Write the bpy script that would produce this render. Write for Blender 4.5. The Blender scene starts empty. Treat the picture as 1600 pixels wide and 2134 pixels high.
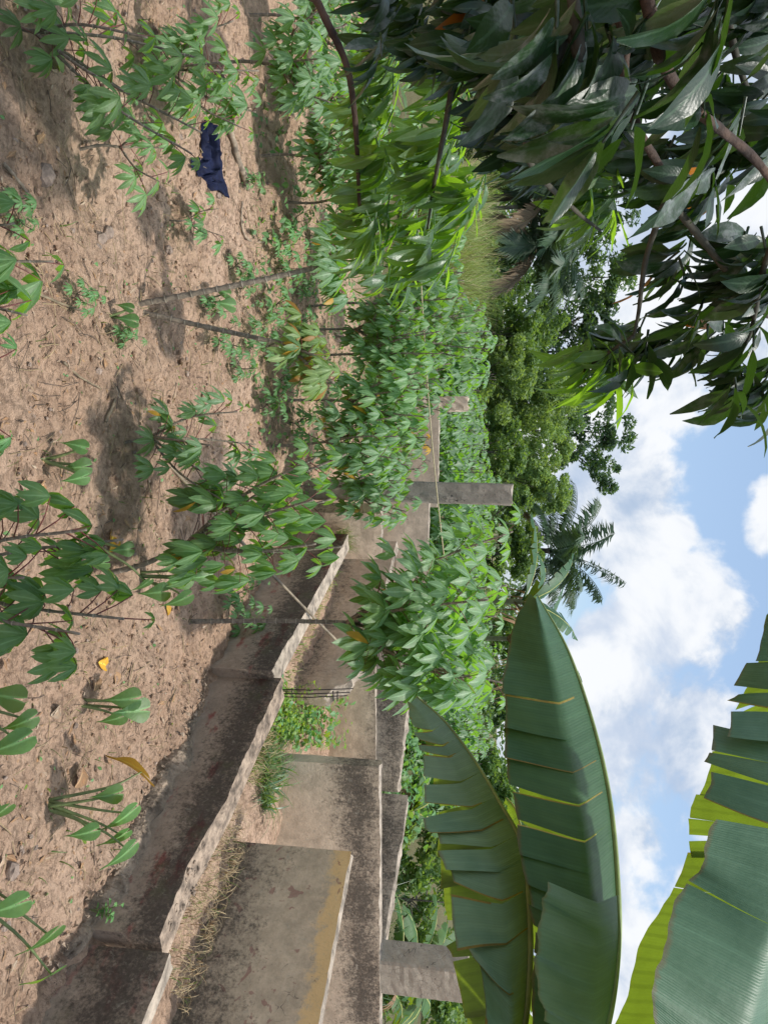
import bpy, math, random
import numpy as np
from mathutils import Vector, Matrix
R_ = random.Random
PI = math.pi
sc = bpy.context.scene
COL = sc.collection
rad = math.radians

# ------------------------------------------------------------------ camera model
F = 1580.0; CAMH = 2.5; PITCH = rad(9.0); ROLL = rad(1.0)
def ray(px, py):
    x = (py - 1067) / F; y = (px - 800) / F
    c, s = math.cos(ROLL), math.sin(ROLL)
    x, y = x * c - y * s, x * s + y * c
    return Vector((x, math.cos(PITCH) + math.sin(PITCH) * y, -math.sin(PITCH) + math.cos(PITCH) * y))
def AZ(px, py, z=0.0):
    r = ray(px, py); t = (z - CAMH) / r.z
    return Vector((r.x * t, r.y * t, z))
def AY(px, py, Y):
    r = ray(px, py); t = Y / r.y
    return Vector((r.x * t, Y, CAMH + r.z * t))

# ------------------------------------------------------------------ noise (vectorised)
_rs = np.random.RandomState(7)
_perm = _rs.rand(256, 256)
def vnoise(x, y):
    xi = np.floor(x).astype(int); yi = np.floor(y).astype(int)
    fx = x - xi; fy = y - yi
    fx = fx * fx * (3 - 2 * fx); fy = fy * fy * (3 - 2 * fy)
    a = _perm[xi % 256, yi % 256]; b = _perm[(xi + 1) % 256, yi % 256]
    c = _perm[xi % 256, (yi + 1) % 256]; d = _perm[(xi + 1) % 256, (yi + 1) % 256]
    return (a * (1 - fx) + b * fx) * (1 - fy) + (c * (1 - fx) + d * fx) * fy - 0.5
def fbm(x, y, o=4, lac=2.1, g=0.5):
    r = 0; a = 1
    for i in range(o):
        r = r + a * vnoise(x + 17.3 * i, y + 9.1 * i); x = x * lac; y = y * lac; a *= g
    return r

# ------------------------------------------------------------------ mesh helper
class MB:
    def __init__(s):
        s.v = []; s.f = []; s.m = []; s.uv = []
    def add(s, vs, fs, m=0, uvs=None):
        b = len(s.v); s.v.extend([tuple(p) for p in vs])
        s.uv.extend(uvs if uvs else [(0.0, 0.0)] * len(vs))
        for f in fs:
            s.f.append(tuple(b + i for i in f)); s.m.append(m)
    def grid(s, rows, m=0, uvs=None, flip=False):
        n = len(rows); k = len(rows[0])
        vs = [p for r in rows for p in r]; fs = []
        for i in range(n - 1):
            for j in range(k - 1):
                q = (i * k + j, i * k + j + 1, (i + 1) * k + j + 1, (i + 1) * k + j)
                fs.append(q[::-1] if flip else q)
        s.add(vs, fs, m, uvs)
    def tube(s, pts, rads, n=7, m=0, cap=True):
        pts = [Vector(p) for p in pts]
        if not isinstance(rads, (list, tuple)): rads = [rads] * len(pts)
        rows = []; up = None
        for i, p in enumerate(pts):
            t = (pts[min(i + 1, len(pts) - 1)] - pts[max(i - 1, 0)])
            if t.length < 1e-9: t = Vector((0, 0, 1))
            t.normalize()
            if up is None:
                a = Vector((1, 0, 0)) if abs(t.x) < .8 else Vector((0, 1, 0))
                up = (a - t * a.dot(t)).normalized()
            else:
                up = (up - t * up.dot(t)).normalized()
            bi = t.cross(up)
            rows.append([p + (up * math.cos(2 * PI * k / n) + bi * math.sin(2 * PI * k / n)) * rads[i] for k in range(n)])
        vs = [q for r in rows for q in r]; fs = []
        for i in range(len(rows) - 1):
            for k in range(n):
                fs.append((i * n + k, i * n + (k + 1) % n, (i + 1) * n + (k + 1) % n, (i + 1) * n + k))
        if cap:
            fs.append(tuple(range(n))[::-1]); fs.append(tuple((len(rows) - 1) * n + k for k in range(n)))
        s.add(vs, fs, m)
    def build(s, name, mats, parent=None, loc=None, smooth=True, uv=True):
        me = bpy.data.meshes.new(name)
        off = Vector(loc) if loc is not None else Vector((0, 0, 0))
        a = np.array(s.v, dtype=float).reshape(-1, 3) - np.array(off)
        me.from_pydata([tuple(p) for p in a], [], s.f)
        if not isinstance(mats, (list, tuple)): mats = [mats]
        for mt in mats: me.materials.append(mt)
        if len(mats) > 1: me.polygons.foreach_set('material_index', s.m)
        if smooth: me.polygons.foreach_set('use_smooth', [True] * len(s.f))
        if uv:
            l = me.uv_layers.new(name='UVMap')
            idx = np.zeros(len(me.loops), dtype=int); me.loops.foreach_get('vertex_index', idx)
            l.data.foreach_set('uv', np.array(s.uv, dtype=float)[idx].ravel())
        me.update()
        o = bpy.data.objects.new(name, me); COL.objects.link(o)
        if parent is not None: o.parent = parent
        elif loc is not None: o.location = off
        return o

def tag(o, label, cat, group=None):
    o['label'] = label; o['category'] = cat
    if group: o['group'] = group
    return o
def thing(name, label, cat, loc=(0, 0, 0), group=None):
    o = bpy.data.objects.new(name, None); COL.objects.link(o); o.location = loc
    o.empty_display_size = .1
    return tag(o, label, cat, group)
def kind(o, k):
    o['kind'] = k; return o
def dup(root, loc, rz, label, group, s=1.0):
    r = root.copy(); COL.objects.link(r); r.location = loc; r.rotation_euler = (0, 0, rz); r.scale = (s, s, s)
    r['label'] = label; r['group'] = group
    for ch in list(root.children):
        c = ch.copy(); COL.objects.link(c); c.parent = r
        for g in ch.children:
            d = g.copy(); COL.objects.link(d); d.parent = c
    return r
def crom(pts, n):
    pts = [Vector(p) for p in pts]; k = len(pts) - 1; out = []
    for i in range(n):
        t = i / (n - 1) * k; j = min(int(t), k - 1); f = t - j
        p1, p2 = pts[j], pts[j + 1]
        p0 = pts[j - 1] if j else p1 * 2 - p2
        p3 = pts[j + 2] if j + 2 <= k else p2 * 2 - p1
        out.append(0.5 * ((2 * p1) + (p2 - p0) * f + (2 * p0 - 5 * p1 + 4 * p2 - p3) * f * f + (3 * p1 - p0 - 3 * p2 + p3) * f ** 3))
    return out

# ------------------------------------------------------------------ materials
class NT:
    def __init__(s, nt): s.t = nt
    def n(s, typ, **k):
        o = s.t.nodes.new(typ)
        for a, v in k.items():
            if a.startswith('i_'): o.inputs[a[2:].replace('_', ' ')].default_value = v
            elif a.startswith('x'): o.inputs[int(a[1:])].default_value = v
            else: setattr(o, a, v)
        return o
    def l(s, a, b): s.t.links.new(a, b)
    def math(s, op, a, b=None, clamp=False):
        o = s.t.nodes.new('ShaderNodeMath'); o.operation = op; o.use_clamp = clamp
        for i, q in enumerate((a, b)):
            if q is None: continue
            if isinstance(q, (int, float)): o.inputs[i].default_value = q
            else: s.l(q, o.inputs[i])
        return o.outputs[0]
    def mix(s, f, a, b, bt='MIX'):
        o = s.t.nodes.new('ShaderNodeMix'); o.data_type = 'RGBA'; o.blend_type = bt
        for i, q in ((0, f), (6, a), (7, b)):
            if isinstance(q, (int, float)): o.inputs[i].default_value = q
            elif isinstance(q, tuple): o.inputs[i].default_value = q if len(q) == 4 else q + (1,)
            else: s.l(q, o.inputs[i])
        return o.outputs[2]
    def ramp(s, f, lo, hi):
        o = s.t.nodes.new('ShaderNodeMapRange'); o.interpolation_type = 'SMOOTHSTEP'
        o.inputs[1].default_value = lo; o.inputs[2].default_value = hi
        s.l(f, o.inputs[0]); return o.outputs[0]
    def noise(s, vec, scale, detail=5, rough=.6, dist=0.0):
        o = s.n('ShaderNodeTexNoise'); o.inputs['Scale'].default_value = scale
        o.inputs['Detail'].default_value = detail; o.inputs['Roughness'].default_value = rough
        o.inputs['Distortion'].default_value = dist
        if vec is not None: s.l(vec, o.inputs['Vector'])
        return o.outputs[0]
    def mapping(s, vec, sc):
        o = s.n('ShaderNodeMapping'); o.inputs['Scale'].default_value = sc
        s.l(vec, o.inputs[0]); return o.outputs[0]
    def bump(s, h, st, d=.02):
        o = s.n('ShaderNodeBump'); o.inputs['Strength'].default_value = st; o.inputs['Distance'].default_value = d
        s.l(h, o.inputs['Height']); return o.outputs[0]
def newmat(name):
    m = bpy.data.materials.new(name); m.use_nodes = True
    t = m.node_tree; t.nodes.clear(); k = NT(t)
    out = k.n('ShaderNodeOutputMaterial'); b = k.n('ShaderNodeBsdfPrincipled')
    k.l(b.outputs[0], out.inputs[0])
    return m, k, b, out
def simple(name, col, rough=.8, var=.25, scale=8, bump=.3, bd=.01, dark=None, coord='Object'):
    m, k, b, out = newmat(name)
    tc = k.n('ShaderNodeTexCoord'); v = tc.outputs[coord]
    n1 = k.noise(v, scale, 6); n2 = k.noise(v, scale * 5, 4)
    d = dark or tuple(c * (1 - var * 1.6) for c in col)
    c = k.mix(k.ramp(n1, .3, .7), d, tuple(min(1, q * (1 + var * .5)) for q in col))
    c = k.mix(k.math('MULTIPLY', k.ramp(n2, .35, .75), .35), c, tuple(q * .6 for q in col))
    k.l(c, b.inputs['Base Color']); b.inputs['Roughness'].default_value = rough
    k.l(k.bump(k.math('ADD', n1, k.math('MULTIPLY', n2, .5)), bump, bd), b.inputs['Normal'])
    return m
def leafmat(name, top, top2, trans, rough=.42, tw=.38, dust=0.0, dead=None, deadp=0.0, veins=0.0, spec=.5, under=None, rib=.4):
    m, k, b, out = newmat(name)
    g = k.n('ShaderNodeNewGeometry'); tc = k.n('ShaderNodeTexCoord'); oi = k.n('ShaderNodeObjectInfo')
    rnd = g.outputs['Random Per Island']
    n1 = k.noise(tc.outputs['Object'], 2.2, 3); n2 = k.noise(tc.outputs['Object'], 60, 3)
    f = k.math('ADD', k.math('MULTIPLY', rnd, .65), k.math('MULTIPLY', n1, .4), True)
    c = k.mix(f, top, top2)
    c = k.mix(k.math('MULTIPLY', k.ramp(n2, .42, .68), .38), c, tuple(q * .68 for q in top))
    n4 = k.noise(tc.outputs['Object'], 26, 4, .6); c = k.mix(k.math('MULTIPLY', k.ramp(n4, .5, .7), .22), c, (top2[0] * 1.8, top2[1] * 1.25, top2[2] * .9))
    if under:
        c = k.mix(k.math('MULTIPLY', g.outputs['Backfacing'], .8), c, under)
    us = k.n('ShaderNodeSeparateXYZ'); k.l(tc.outputs['UV'], us.inputs[0])
    du = k.math('ABSOLUTE', k.math('SUBTRACT', us.outputs[0], .5))
    mid = k.math('MULTIPLY', k.math('SUBTRACT', 1.0, k.ramp(du, .02, .10)), k.math('GREATER_THAN', us.outputs[1], .001))
    c = k.mix(k.math('MULTIPLY', mid, rib), c, tuple(min(1, q * 2.2 + .05) for q in top2))
    tcol = k.mix(f, tuple(q * .75 for q in trans), trans)
    if dust > 0:
        n3 = k.noise(tc.outputs['Object'], 22, 5, .7)
        df = k.math('MULTIPLY', k.math('MULTIPLY', k.ramp(n3, .42, .7), k.ramp(rnd, .45, .95)), dust)
        c = k.mix(df, c, (.34, .36, .36))
    if dead:
        w = k.math('MULTIPLY', rnd, 7.31); w = k.math('FRACT', w)
        df = k.math('LESS_THAN', w, deadp)
        c = k.mix(df, c, dead); tcol = k.mix(df, tcol, tuple(min(1, q * 1.3) for q in dead))
    hv = k.n('ShaderNodeHueSaturation'); hv.inputs['Saturation'].default_value = 1.0
    k.l(c, hv.inputs['Color'])
    k.l(k.math('ADD', k.math('MULTIPLY', oi.outputs['Random'], .5), .75), hv.inputs['Value'])
    k.l(hv.outputs[0], b.inputs['Base Color'])
    b.inputs['Roughness'].default_value = rough; b.inputs['Specular IOR Level'].default_value = spec
    tr = k.n('ShaderNodeBsdfTranslucent'); k.l(tcol, tr.inputs[0])
    mx = k.n('ShaderNodeMixShader'); mx.inputs[0].default_value = tw
    k.l(b.outputs[0], mx.inputs[1]); k.l(tr.outputs[0], mx.inputs[2]); k.l(mx.outputs[0], out.inputs[0])
    if veins > 0:
        sv = k.math('SINE', k.math('MULTIPLY', k.math('SUBTRACT', us.outputs[1], k.math('MULTIPLY', du, .5)), 75.0))
        h = k.math('ADD', k.noise(tc.outputs['Object'], 45, 3), k.math('MULTIPLY', sv, .035))
        k.l(k.bump(h, min(1, veins * 1.5), .004), b.inputs['Normal'])
    return m
def bananamat(name, top, top2, trans, tw=.4, brown=.5):
    m, k, b, out = newmat(name)
    tc = k.n('ShaderNodeTexCoord'); uv = tc.outputs['UV']; g = k.n('ShaderNodeNewGeometry')
    sep = k.n('ShaderNodeSeparateXYZ'); k.l(uv, sep.inputs[0])
    st = k.noise(k.mapping(uv, (70, 1.2, 1)), 1.0, 4, .6)      # fine streaks along the side veins
    big = k.noise(k.mapping(uv, (8, 2, 1)), 1.0, 4, .6)
    wv = k.n('ShaderNodeTexWave'); wv.bands_direction = 'X'; wv.inputs['Scale'].default_value = 14.0
    wv.inputs['Distortion'].default_value = .4; k.l(uv, wv.inputs['Vector'])
    wv2 = k.n('ShaderNodeTexWave'); wv2.bands_direction = 'X'; wv2.inputs['Scale'].default_value = 60.0
    wv2.inputs['Distortion'].default_value = .3; k.l(uv, wv2.inputs['Vector'])
    f = k.math('ADD', k.math('MULTIPLY', big, .8), k.math('MULTIPLY', g.outputs['Random Per Island'], .3), True)
    c = k.mix(k.ramp(f, .25, .85), top, top2)
    c = k.mix(k.math('MULTIPLY', k.ramp(st, .45, .75), .35), c, tuple(q * 1.5 for q in top2))
    c = k.mix(k.math('MULTIPLY', k.ramp(wv2.outputs[1], .6, 1.0), .16), c, tuple(q * .55 for q in top))
    # browned, yellowed rims: v close to 1
    rim = k.math('ADD', sep.outputs[1], k.math('MULTIPLY', k.noise(k.mapping(uv, (30, 6, 1)), 1.0, 5, .7), .12))
    br = k.math('MULTIPLY', k.ramp(rim, 1.015, 1.06), brown)
    c = k.mix(br, c, (.16, .07, .02)); 
    tcol = k.mix(k.ramp(f, .2, .8), tuple(q * .6 for q in trans), trans)
    tcol = k.mix(k.math('MULTIPLY', k.ramp(wv.outputs[1], .6, 1.0), .3), tcol, tuple(q * .4 for q in trans))
    k.l(c, b.inputs['Base Color']); b.inputs['Roughness'].default_value = .5; b.inputs['Specular IOR Level'].default_value = .32
    k.l(k.bump(k.math('ADD', k.math('ADD', k.math('MULTIPLY', st, 1.1), k.math('MULTIPLY', wv2.outputs[1], .16)), k.math('MULTIPLY', big, 2.2)), .30, .006), b.inputs['Normal'])
    tr = k.n('ShaderNodeBsdfTranslucent'); k.l(tcol, tr.inputs[0])
    mx = k.n('ShaderNodeMixShader'); mx.inputs[0].default_value = tw
    k.l(b.outputs[0], mx.inputs[1]); k.l(tr.outputs[0], mx.inputs[2]); k.l(mx.outputs[0], out.inputs[0])
    return m
def plaster(name, base, stain=(.034, .031, .028), amt=.5, zs=None, pink=0.0, yellow=None, moss=0.0, seed=0.0):
    """weathered cement render: blotches, vertical streaks, mould bands and old paint"""
    m, k, b, out = newmat(name)
    tc = k.n('ShaderNodeTexCoord')
    mp = k.n('ShaderNodeMapping'); mp.inputs['Location'].default_value = (seed, seed * 1.7, 0)
    k.l(tc.outputs['Object'], mp.inputs[0]); v = mp.outputs[0]
    sep = k.n('ShaderNodeSeparateXYZ'); k.l(tc.outputs['Object'], sep.inputs[0]); z = sep.outputs[2]
    big = k.noise(v, 1.5, 9, .68); mid = k.noise(v, 7, 8, .72); fine = k.noise(v, 48, 5, .7)
    strk = k.noise(k.mapping(v, (14, 14, 2.6)), 1.0, 8, .72, .3); m3 = k.noise(v, 21, 6, .75)
    base = (base[0] * 1.03, base[1] * .99, base[2] * .92)
    c = k.mix(k.ramp(mid, .28, .72), tuple(q * .72 for q in base), tuple(min(1, q * 1.15) for q in base))
    if pink > 0:
        pm = k.math('MULTIPLY', k.ramp(k.noise(k.mapping(v, (1.2, 1.2, 3.0)), 2.0, 6, .65), .56, .66), pink)
        c = k.mix(pm, c, (.30, .10, .085))
    if yellow:
        ym = k.ramp(k.math('ADD', z, k.math('MULTIPLY', k.math('SUBTRACT', mid, .5), .5)), yellow - .04, yellow + .07)
        c = k.mix(k.math('MULTIPLY', ym, .75), c, (.80, .53, .22))
        fl = k.ramp(k.noise(v, 6.5, 3, .5, 1.6), .635, .665)
        c = k.mix(k.math('MULTIPLY', fl, .55), c, (.27, .10, .09))
    s = k.math('ADD', k.math('MULTIPLY', big, .9), k.math('MULTIPLY', strk, .42))
    s = k.math('ADD', s, k.math('ADD', k.math('MULTIPLY', mid, .55), k.math('MULTIPLY', k.math('SUBTRACT', m3, .5), .9)))
    if zs:   # mould band centred on zs[0] with half width zs[1]
        zz = k.math('ABSOLUTE', k.math('SUBTRACT', z, zs[0])); zz = k.math('SUBTRACT', 1.0, k.math('DIVIDE', zz, zs[1]))
        s = k.math('ADD', s, k.math('MULTIPLY', k.math('MAXIMUM', zz, -1.0), zs[2]))
    s = k.math('ADD', s, k.math('MULTIPLY', k.math('SUBTRACT', fine, .5), .5))
    sm = k.ramp(s, 1.16 - amt * .60, 1.60 - amt * .54)
    sm = k.math('MULTIPLY', sm, k.math('ADD', k.math('MULTIPLY', fine, .7), .55), True)
    c = k.mix(k.math('MULTIPLY', sm, .88), c, stain)
    if moss > 0:
        ms = k.math('MULTIPLY', k.ramp(k.noise(v, 3.3, 7, .7), .52, .68), moss)
        c = k.mix(ms, c, (.10, .11, .05))
    crk = k.n('ShaderNodeTexVoronoi'); crk.feature = 'DISTANCE_TO_EDGE'; crk.inputs['Scale'].default_value = 2.1
    wob = k.n('ShaderNodeVectorMath'); wob.operation = 'ADD'
    nz = k.n('ShaderNodeTexNoise'); nz.inputs['Scale'].default_value = 4.0; k.l(v, nz.inputs['Vector'])
    k.l(v, wob.inputs[0]); k.l(nz.outputs[1], wob.inputs[1]); k.l(wob.outputs[0], crk.inputs['Vector'])
    ck = k.math('MULTIPLY', k.math('LESS_THAN', crk.outputs[0], .005), k.ramp(big, .52, .60))
    c = k.mix(k.math('MULTIPLY', ck, .8), c, (.03, .026, .022))
    c = k.mix(k.math('MULTIPLY', k.ramp(fine, .5, .8), .3), c, tuple(q * .45 for q in base))
    lich = k.math('MULTIPLY', k.ramp(k.noise(v, 16, 5, .7, .5), .60, .68), .35); c = k.mix(lich, c, (.42, .39, .31))
    k.l(c, b.inputs['Base Color']); b.inputs['Roughness'].default_value = .92; b.inputs['Specular IOR Level'].default_value = .2
    h = k.math('ADD', k.math('ADD', mid, k.math('ADD', k.math('MULTIPLY', fine, .6), k.math('MULTIPLY', m3, .8))), k.math('MULTIPLY', ck, -1.5))
    k.l(k.bump(h, .55, .012), b.inputs['Normal'])
    return m

M = {}
def soilmat():
    m, k, b, out = newmat('soil')
    tc = k.n('ShaderNodeTexCoord'); v = tc.outputs['Object']
    big = k.noise(v, .55, 5); mid = k.noise(v, 4.5, 8, .7); fine = k.noise(v, 34, 6, .75); xf = k.noise(v, 130, 3, .7)
    c = k.mix(k.ramp(big, .3, .7), (.52, .345, .235), (.64, .452, .325))
    c = k.mix(k.math('MULTIPLY', k.ramp(mid, .44, .66), .55), c, (.30, .19, .128))
    pat = k.math('MULTIPLY', k.ramp(k.noise(v, 1.7, 7, .72), .5, .66), .5); c = k.mix(pat, c, (.31, .20, .138))
    c = k.mix(k.math('MULTIPLY', k.ramp(fine, .48, .68), .5), c, (.20, .132, .092))
    c = k.mix(k.math('MULTIPLY', k.ramp(xf, .56, .72), .45), c, (.52, .39, .30))
    va = k.mapping(v, (.8, 1.35, 1))
    cr1 = k.noise(va, 23, 7, .75, .15); cr2 = k.noise(va, 38, 5, .7, .1)
    c = k.mix(k.math('MULTIPLY', k.math('MULTIPLY', k.ramp(cr1, .55, .66), k.math('ADD', .35, k.ramp(mid, .4, .62))), .36), c, (.21, .138, .096))  # crevice shade put into the colour, following the bump
    c = k.mix(k.math('MULTIPLY', k.ramp(cr2, .57, .66), .34), c, (.66, .50, .39))
    gm = k.math('MULTIPLY', k.ramp(k.noise(v, 1.3, 7, .7), .56, .72), .35)
    c = k.mix(gm, c, (.16, .13, .085))
    # away from the tilled plot the ground is weedy
    sep = k.n('ShaderNodeSeparateXYZ'); k.l(v, sep.inputs[0])
    far = k.ramp(sep.outputs[1], 11.5, 15.0)
    c = k.mix(k.math('MULTIPLY', far, .85), c, (.07, .085, .03))
    k.l(c, b.inputs['Base Color']); b.inputs['Roughness'].default_value = .97; b.inputs['Specular IOR Level'].default_value = .15
    h = k.math('SUBTRACT', k.math('ADD', mid, k.math('ADD', k.math('MULTIPLY', fine, .6), k.math('MULTIPLY', xf, .22))), k.math('MULTIPLY', k.ramp(cr1, .5, .66), .22))
    k.l(k.bump(h, 1.0, .05), b.inputs['Normal'])
    return m
M['soil'] = soilmat()
M['cassava'] = leafmat('cassava_leaf', (.092, .198, .075), (.168, .290, .128), (.36, .70, .04), .45, .42, veins=.35, under=(.10, .20, .10))
M['cassava_blue'] = leafmat('cassava_leaf_blue', (.110, .205, .102), (.195, .310, .170), (.34, .70, .04), .45, .42, veins=.35, under=(.10, .20, .11))
M['cassava_yel'] = leafmat('cassava_leaf_yellow', (.12, .22, .07), (.20, .30, .10), (.40, .58, .06), .5, .4, dead=(.30, .16, .03), deadp=.05)
M['cassava_dead'] = leafmat('cassava_leaf_dying', (.45, .25, .02), (.60, .40, .04), (.6, .45, .03), .6, .35)
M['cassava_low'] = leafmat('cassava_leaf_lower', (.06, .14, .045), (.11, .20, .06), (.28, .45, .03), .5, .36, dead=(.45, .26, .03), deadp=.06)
M['young'] = leafmat('young_leaf', (.07, .19, .07), (.13, .28, .10), (.30, .58, .06), .5, .38)
M['mango'] = leafmat('mango_leaf_shaded', (.008, .026, .010), (.016, .046, .016), (.075, .18, .010), .38, .22, dust=.6, veins=.3, dead=(.40, .14, .01), deadp=.006, spec=.5, under=(.045, .085, .03))  # canopy shade put into the colour; grey is dust and sky sheen
M['mango_lit'] = leafmat('mango_leaf_sunlit', (.075, .150, .080), (.135, .225, .125), (.40, .72, .025), .30, .46, dust=.15, veins=.3, spec=.5, under=(.06, .12, .04))  # sunlit copy: sunlight and sky sheen put into the colour
M['yamleaf'] = leafmat('cocoyam_leaf', (.055, .15, .05), (.10, .22, .07), (.34, .58, .03), .45, .42, veins=.4, rib=.7, dead=(.45, .33, .03), deadp=.08)
M['yamdead'] = leafmat('dead_cocoyam_leaf', (.64, .25, .02), (.72, .48, .05), (.6, .35, .03), .6, .3)
M['dry'] = leafmat('dry_leaf', (.22, .12, .065), (.40, .25, .13), (.30, .16, .06), .8, .15)
M['drypale'] = leafmat('dry_leaf_pale', (.30, .21, .14), (.46, .36, .26), (.30, .2, .1), .8, .1)
M['bush1'] = leafmat('bush_leaf', (.07, .15, .05), (.16, .26, .08), (.34, .52, .06), .5, .42)
M['bush2'] = leafmat('bush_leaf_yellow', (.13, .22, .075), (.235, .345, .12), (.40, .56, .08), .55, .42)
M['tree1'] = leafmat('tree_leaf_dark', (.04, .09, .045), (.08, .145, .07), (.18, .32, .05), .5, .36)
M['tree2'] = leafmat('tree_leaf_mid', (.06, .13, .055), (.115, .195, .08), (.26, .42, .05), .5, .40)
M['grass'] = leafmat('grass_blade', (.05, .12, .025), (.12, .20, .045), (.3, .45, .05), .5, .36)
M['grassy'] = leafmat('tall_grass_blade', (.11, .18, .04), (.23, .27, .08), (.4, .5, .1), .55, .36)
M['strap'] = leafmat('strap_blade', (.05, .12, .06), (.10, .19, .10), (.2, .35, .06), .38, .28)
M['straw'] = leafmat('straw', (.30, .22, .12), (.48, .38, .22), (.3, .2, .1), .8, .15)
M['vine'] = leafmat('vine_leaf', (.09, .20, .03), (.18, .30, .04), (.45, .6, .04), .5, .42)
M['palm'] = leafmat('palm_leaf', (.032, .070, .036), (.058, .112, .055), (.14, .24, .05), .5, .28)
M['palmdry'] = leafmat('palm_leaf_dry', (.14, .10, .06), (.24, .18, .11), (.2, .14, .06), .7, .2)
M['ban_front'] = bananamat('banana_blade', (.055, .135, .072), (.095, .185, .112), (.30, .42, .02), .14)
M['ban_pale'] = bananamat('banana_blade_sheen', (.080, .165, .098), (.135, .230, .150), (.30, .42, .02), .16)  # lighter copy for the flap, its sky sheen put into the colour
M['ban_low'] = bananamat('banana_blade_lower_lightened', (.115, .215, .125), (.185, .29, .185), (.30, .42, .02), .12)  # base colour lightened to make up for shade from the leaf above
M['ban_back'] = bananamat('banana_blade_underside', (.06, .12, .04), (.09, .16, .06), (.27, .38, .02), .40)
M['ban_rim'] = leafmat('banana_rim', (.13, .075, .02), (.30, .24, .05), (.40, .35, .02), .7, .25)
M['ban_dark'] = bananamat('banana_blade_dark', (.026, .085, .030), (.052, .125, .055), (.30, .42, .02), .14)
M['ban_far'] = bananamat('banana_blade_far', (.04, .11, .03), (.07, .17, .05), (.35, .5, .02), .35)
M['rib'] = simple('banana_midrib', (.25, .33, .10), .45, .2, 10, .1)
M['ribyellow'] = simple('banana_midrib_yellow', (.42, .42, .10), .45, .2, 10, .1)
M['pstem'] = simple('banana_stem', (.20, .20, .08), .6, .4, 4, .3)
M['cstem'] = simple('cassava_stem', (.25, .205, .155), .85, .35, 30, .5, .006)
M['scar'] = simple('leaf_scar', (.42, .37, .29), .9, .2, 30, .2, .003)
M['cstem_dk'] = simple('cassava_stem_dark', (.13, .10, .075), .85, .35, 30, .5, .006)
M['petiole'] = simple('petiole', (.16, .035, .03), .5, .3, 10, .1)
M['petgreen'] = simple('petiole_green', (.20, .26, .10), .5, .3, 10, .1)
M['bark'] = simple('mango_bark', (.095, .058, .040), .9, .45, 14, .8, .012)
M['twig'] = simple('mango_twig', (.06, .055, .035), .8, .35, 14, .4, .005)
M['treebark'] = simple('tree_bark', (.10, .09, .07), .95, .4, 3, .8, .05)
M['stick'] = simple('dead_stick', (.33, .26, .19), .9, .4, 16, .6, .006)
M['stickdk'] = simple('dead_stick_dark', (.15, .11, .08), .9, .4, 16, .6, .006)
M['pole'] = simple('bamboo', (.27, .21, .135), .6, .35, 12, .3, .004)
M['stone'] = simple('field_stone', (.33, .25, .20), .95, .35, 9, .8, .02)
M['concrete'] = simple('rough_concrete', (.36, .275, .20), .95, .45, 6, 1.0, .04)
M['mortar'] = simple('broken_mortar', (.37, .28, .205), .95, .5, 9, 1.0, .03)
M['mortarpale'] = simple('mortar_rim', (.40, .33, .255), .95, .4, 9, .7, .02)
M['iron'] = simple('rusty_iron', (.035, .025, .022), .75, .4, 40, .4, .003)
M['rope'] = simple('rope_fibre', (.55, .47, .28), .9, .2, 60, .3, .003)
M['tyre'] = simple('dark_rubber', (.02, .02, .022), .7, .3, 10, .2)
def clothmat():
    m, k, b, out = newmat('navy_cloth')
    tc = k.n('ShaderNodeTexCoord')
    n = k.noise(tc.outputs['Object'], 9, 6)
    k.l(k.mix(k.ramp(n, .35, .7), (.003, .005, .020), (.009, .014, .048)), b.inputs['Base Color'])
    b.inputs['Roughness'].default_value = .75; b.inputs['Specular IOR Level'].default_value = .2
    k.l(k.bump(k.noise(tc.outputs['Object'], 300, 2), .3, .002), b.inputs['Normal'])
    return m
M['cloth'] = clothmat()
M['wall_front'] = plaster('plaster_front', (.40, .325, .27), amt=.62, zs=(.70, .22, .36), pink=.9, moss=.4)
M['wall_near'] = plaster('plaster_near', (.37, .305, .25), amt=.62, zs=(.62, .26, .30), pink=.5, moss=.25, seed=3.1)
M['wall_panel'] = plaster('plaster_panel', (.58, .485, .37), amt=.46, zs=(.22, .42, .34), yellow=1.05, seed=5.3)
M['wall_cross'] = plaster('plaster_cross', (.62, .52, .405), amt=.42, zs=(1.0, .36, .42), seed=8.2)
M['wall_back'] = plaster('plaster_back', (.58, .49, .39), amt=.42, zs=(1.0, .36, .30), seed=11.0)
M['wall_mid'] = plaster('plaster_mid', (.54, .44, .345), amt=.35, zs=(.10, .35, .28), seed=14.7)
M['wall_far'] = plaster('plaster_far', (.56, .48, .39), amt=.22, seed=21.0)
M['pillar_dk'] = plaster('pillar_cement', (.34, .305, .265), amt=.34, seed=2.2)
M['pillar_lt'] = plaster('pillar_cement_pale', (.58, .49, .39), amt=.2, seed=4.4)
M['pillar_rt'] = plaster('pillar_cement_right', (.40, .36, .30), amt=.20, seed=6.4)

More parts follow.
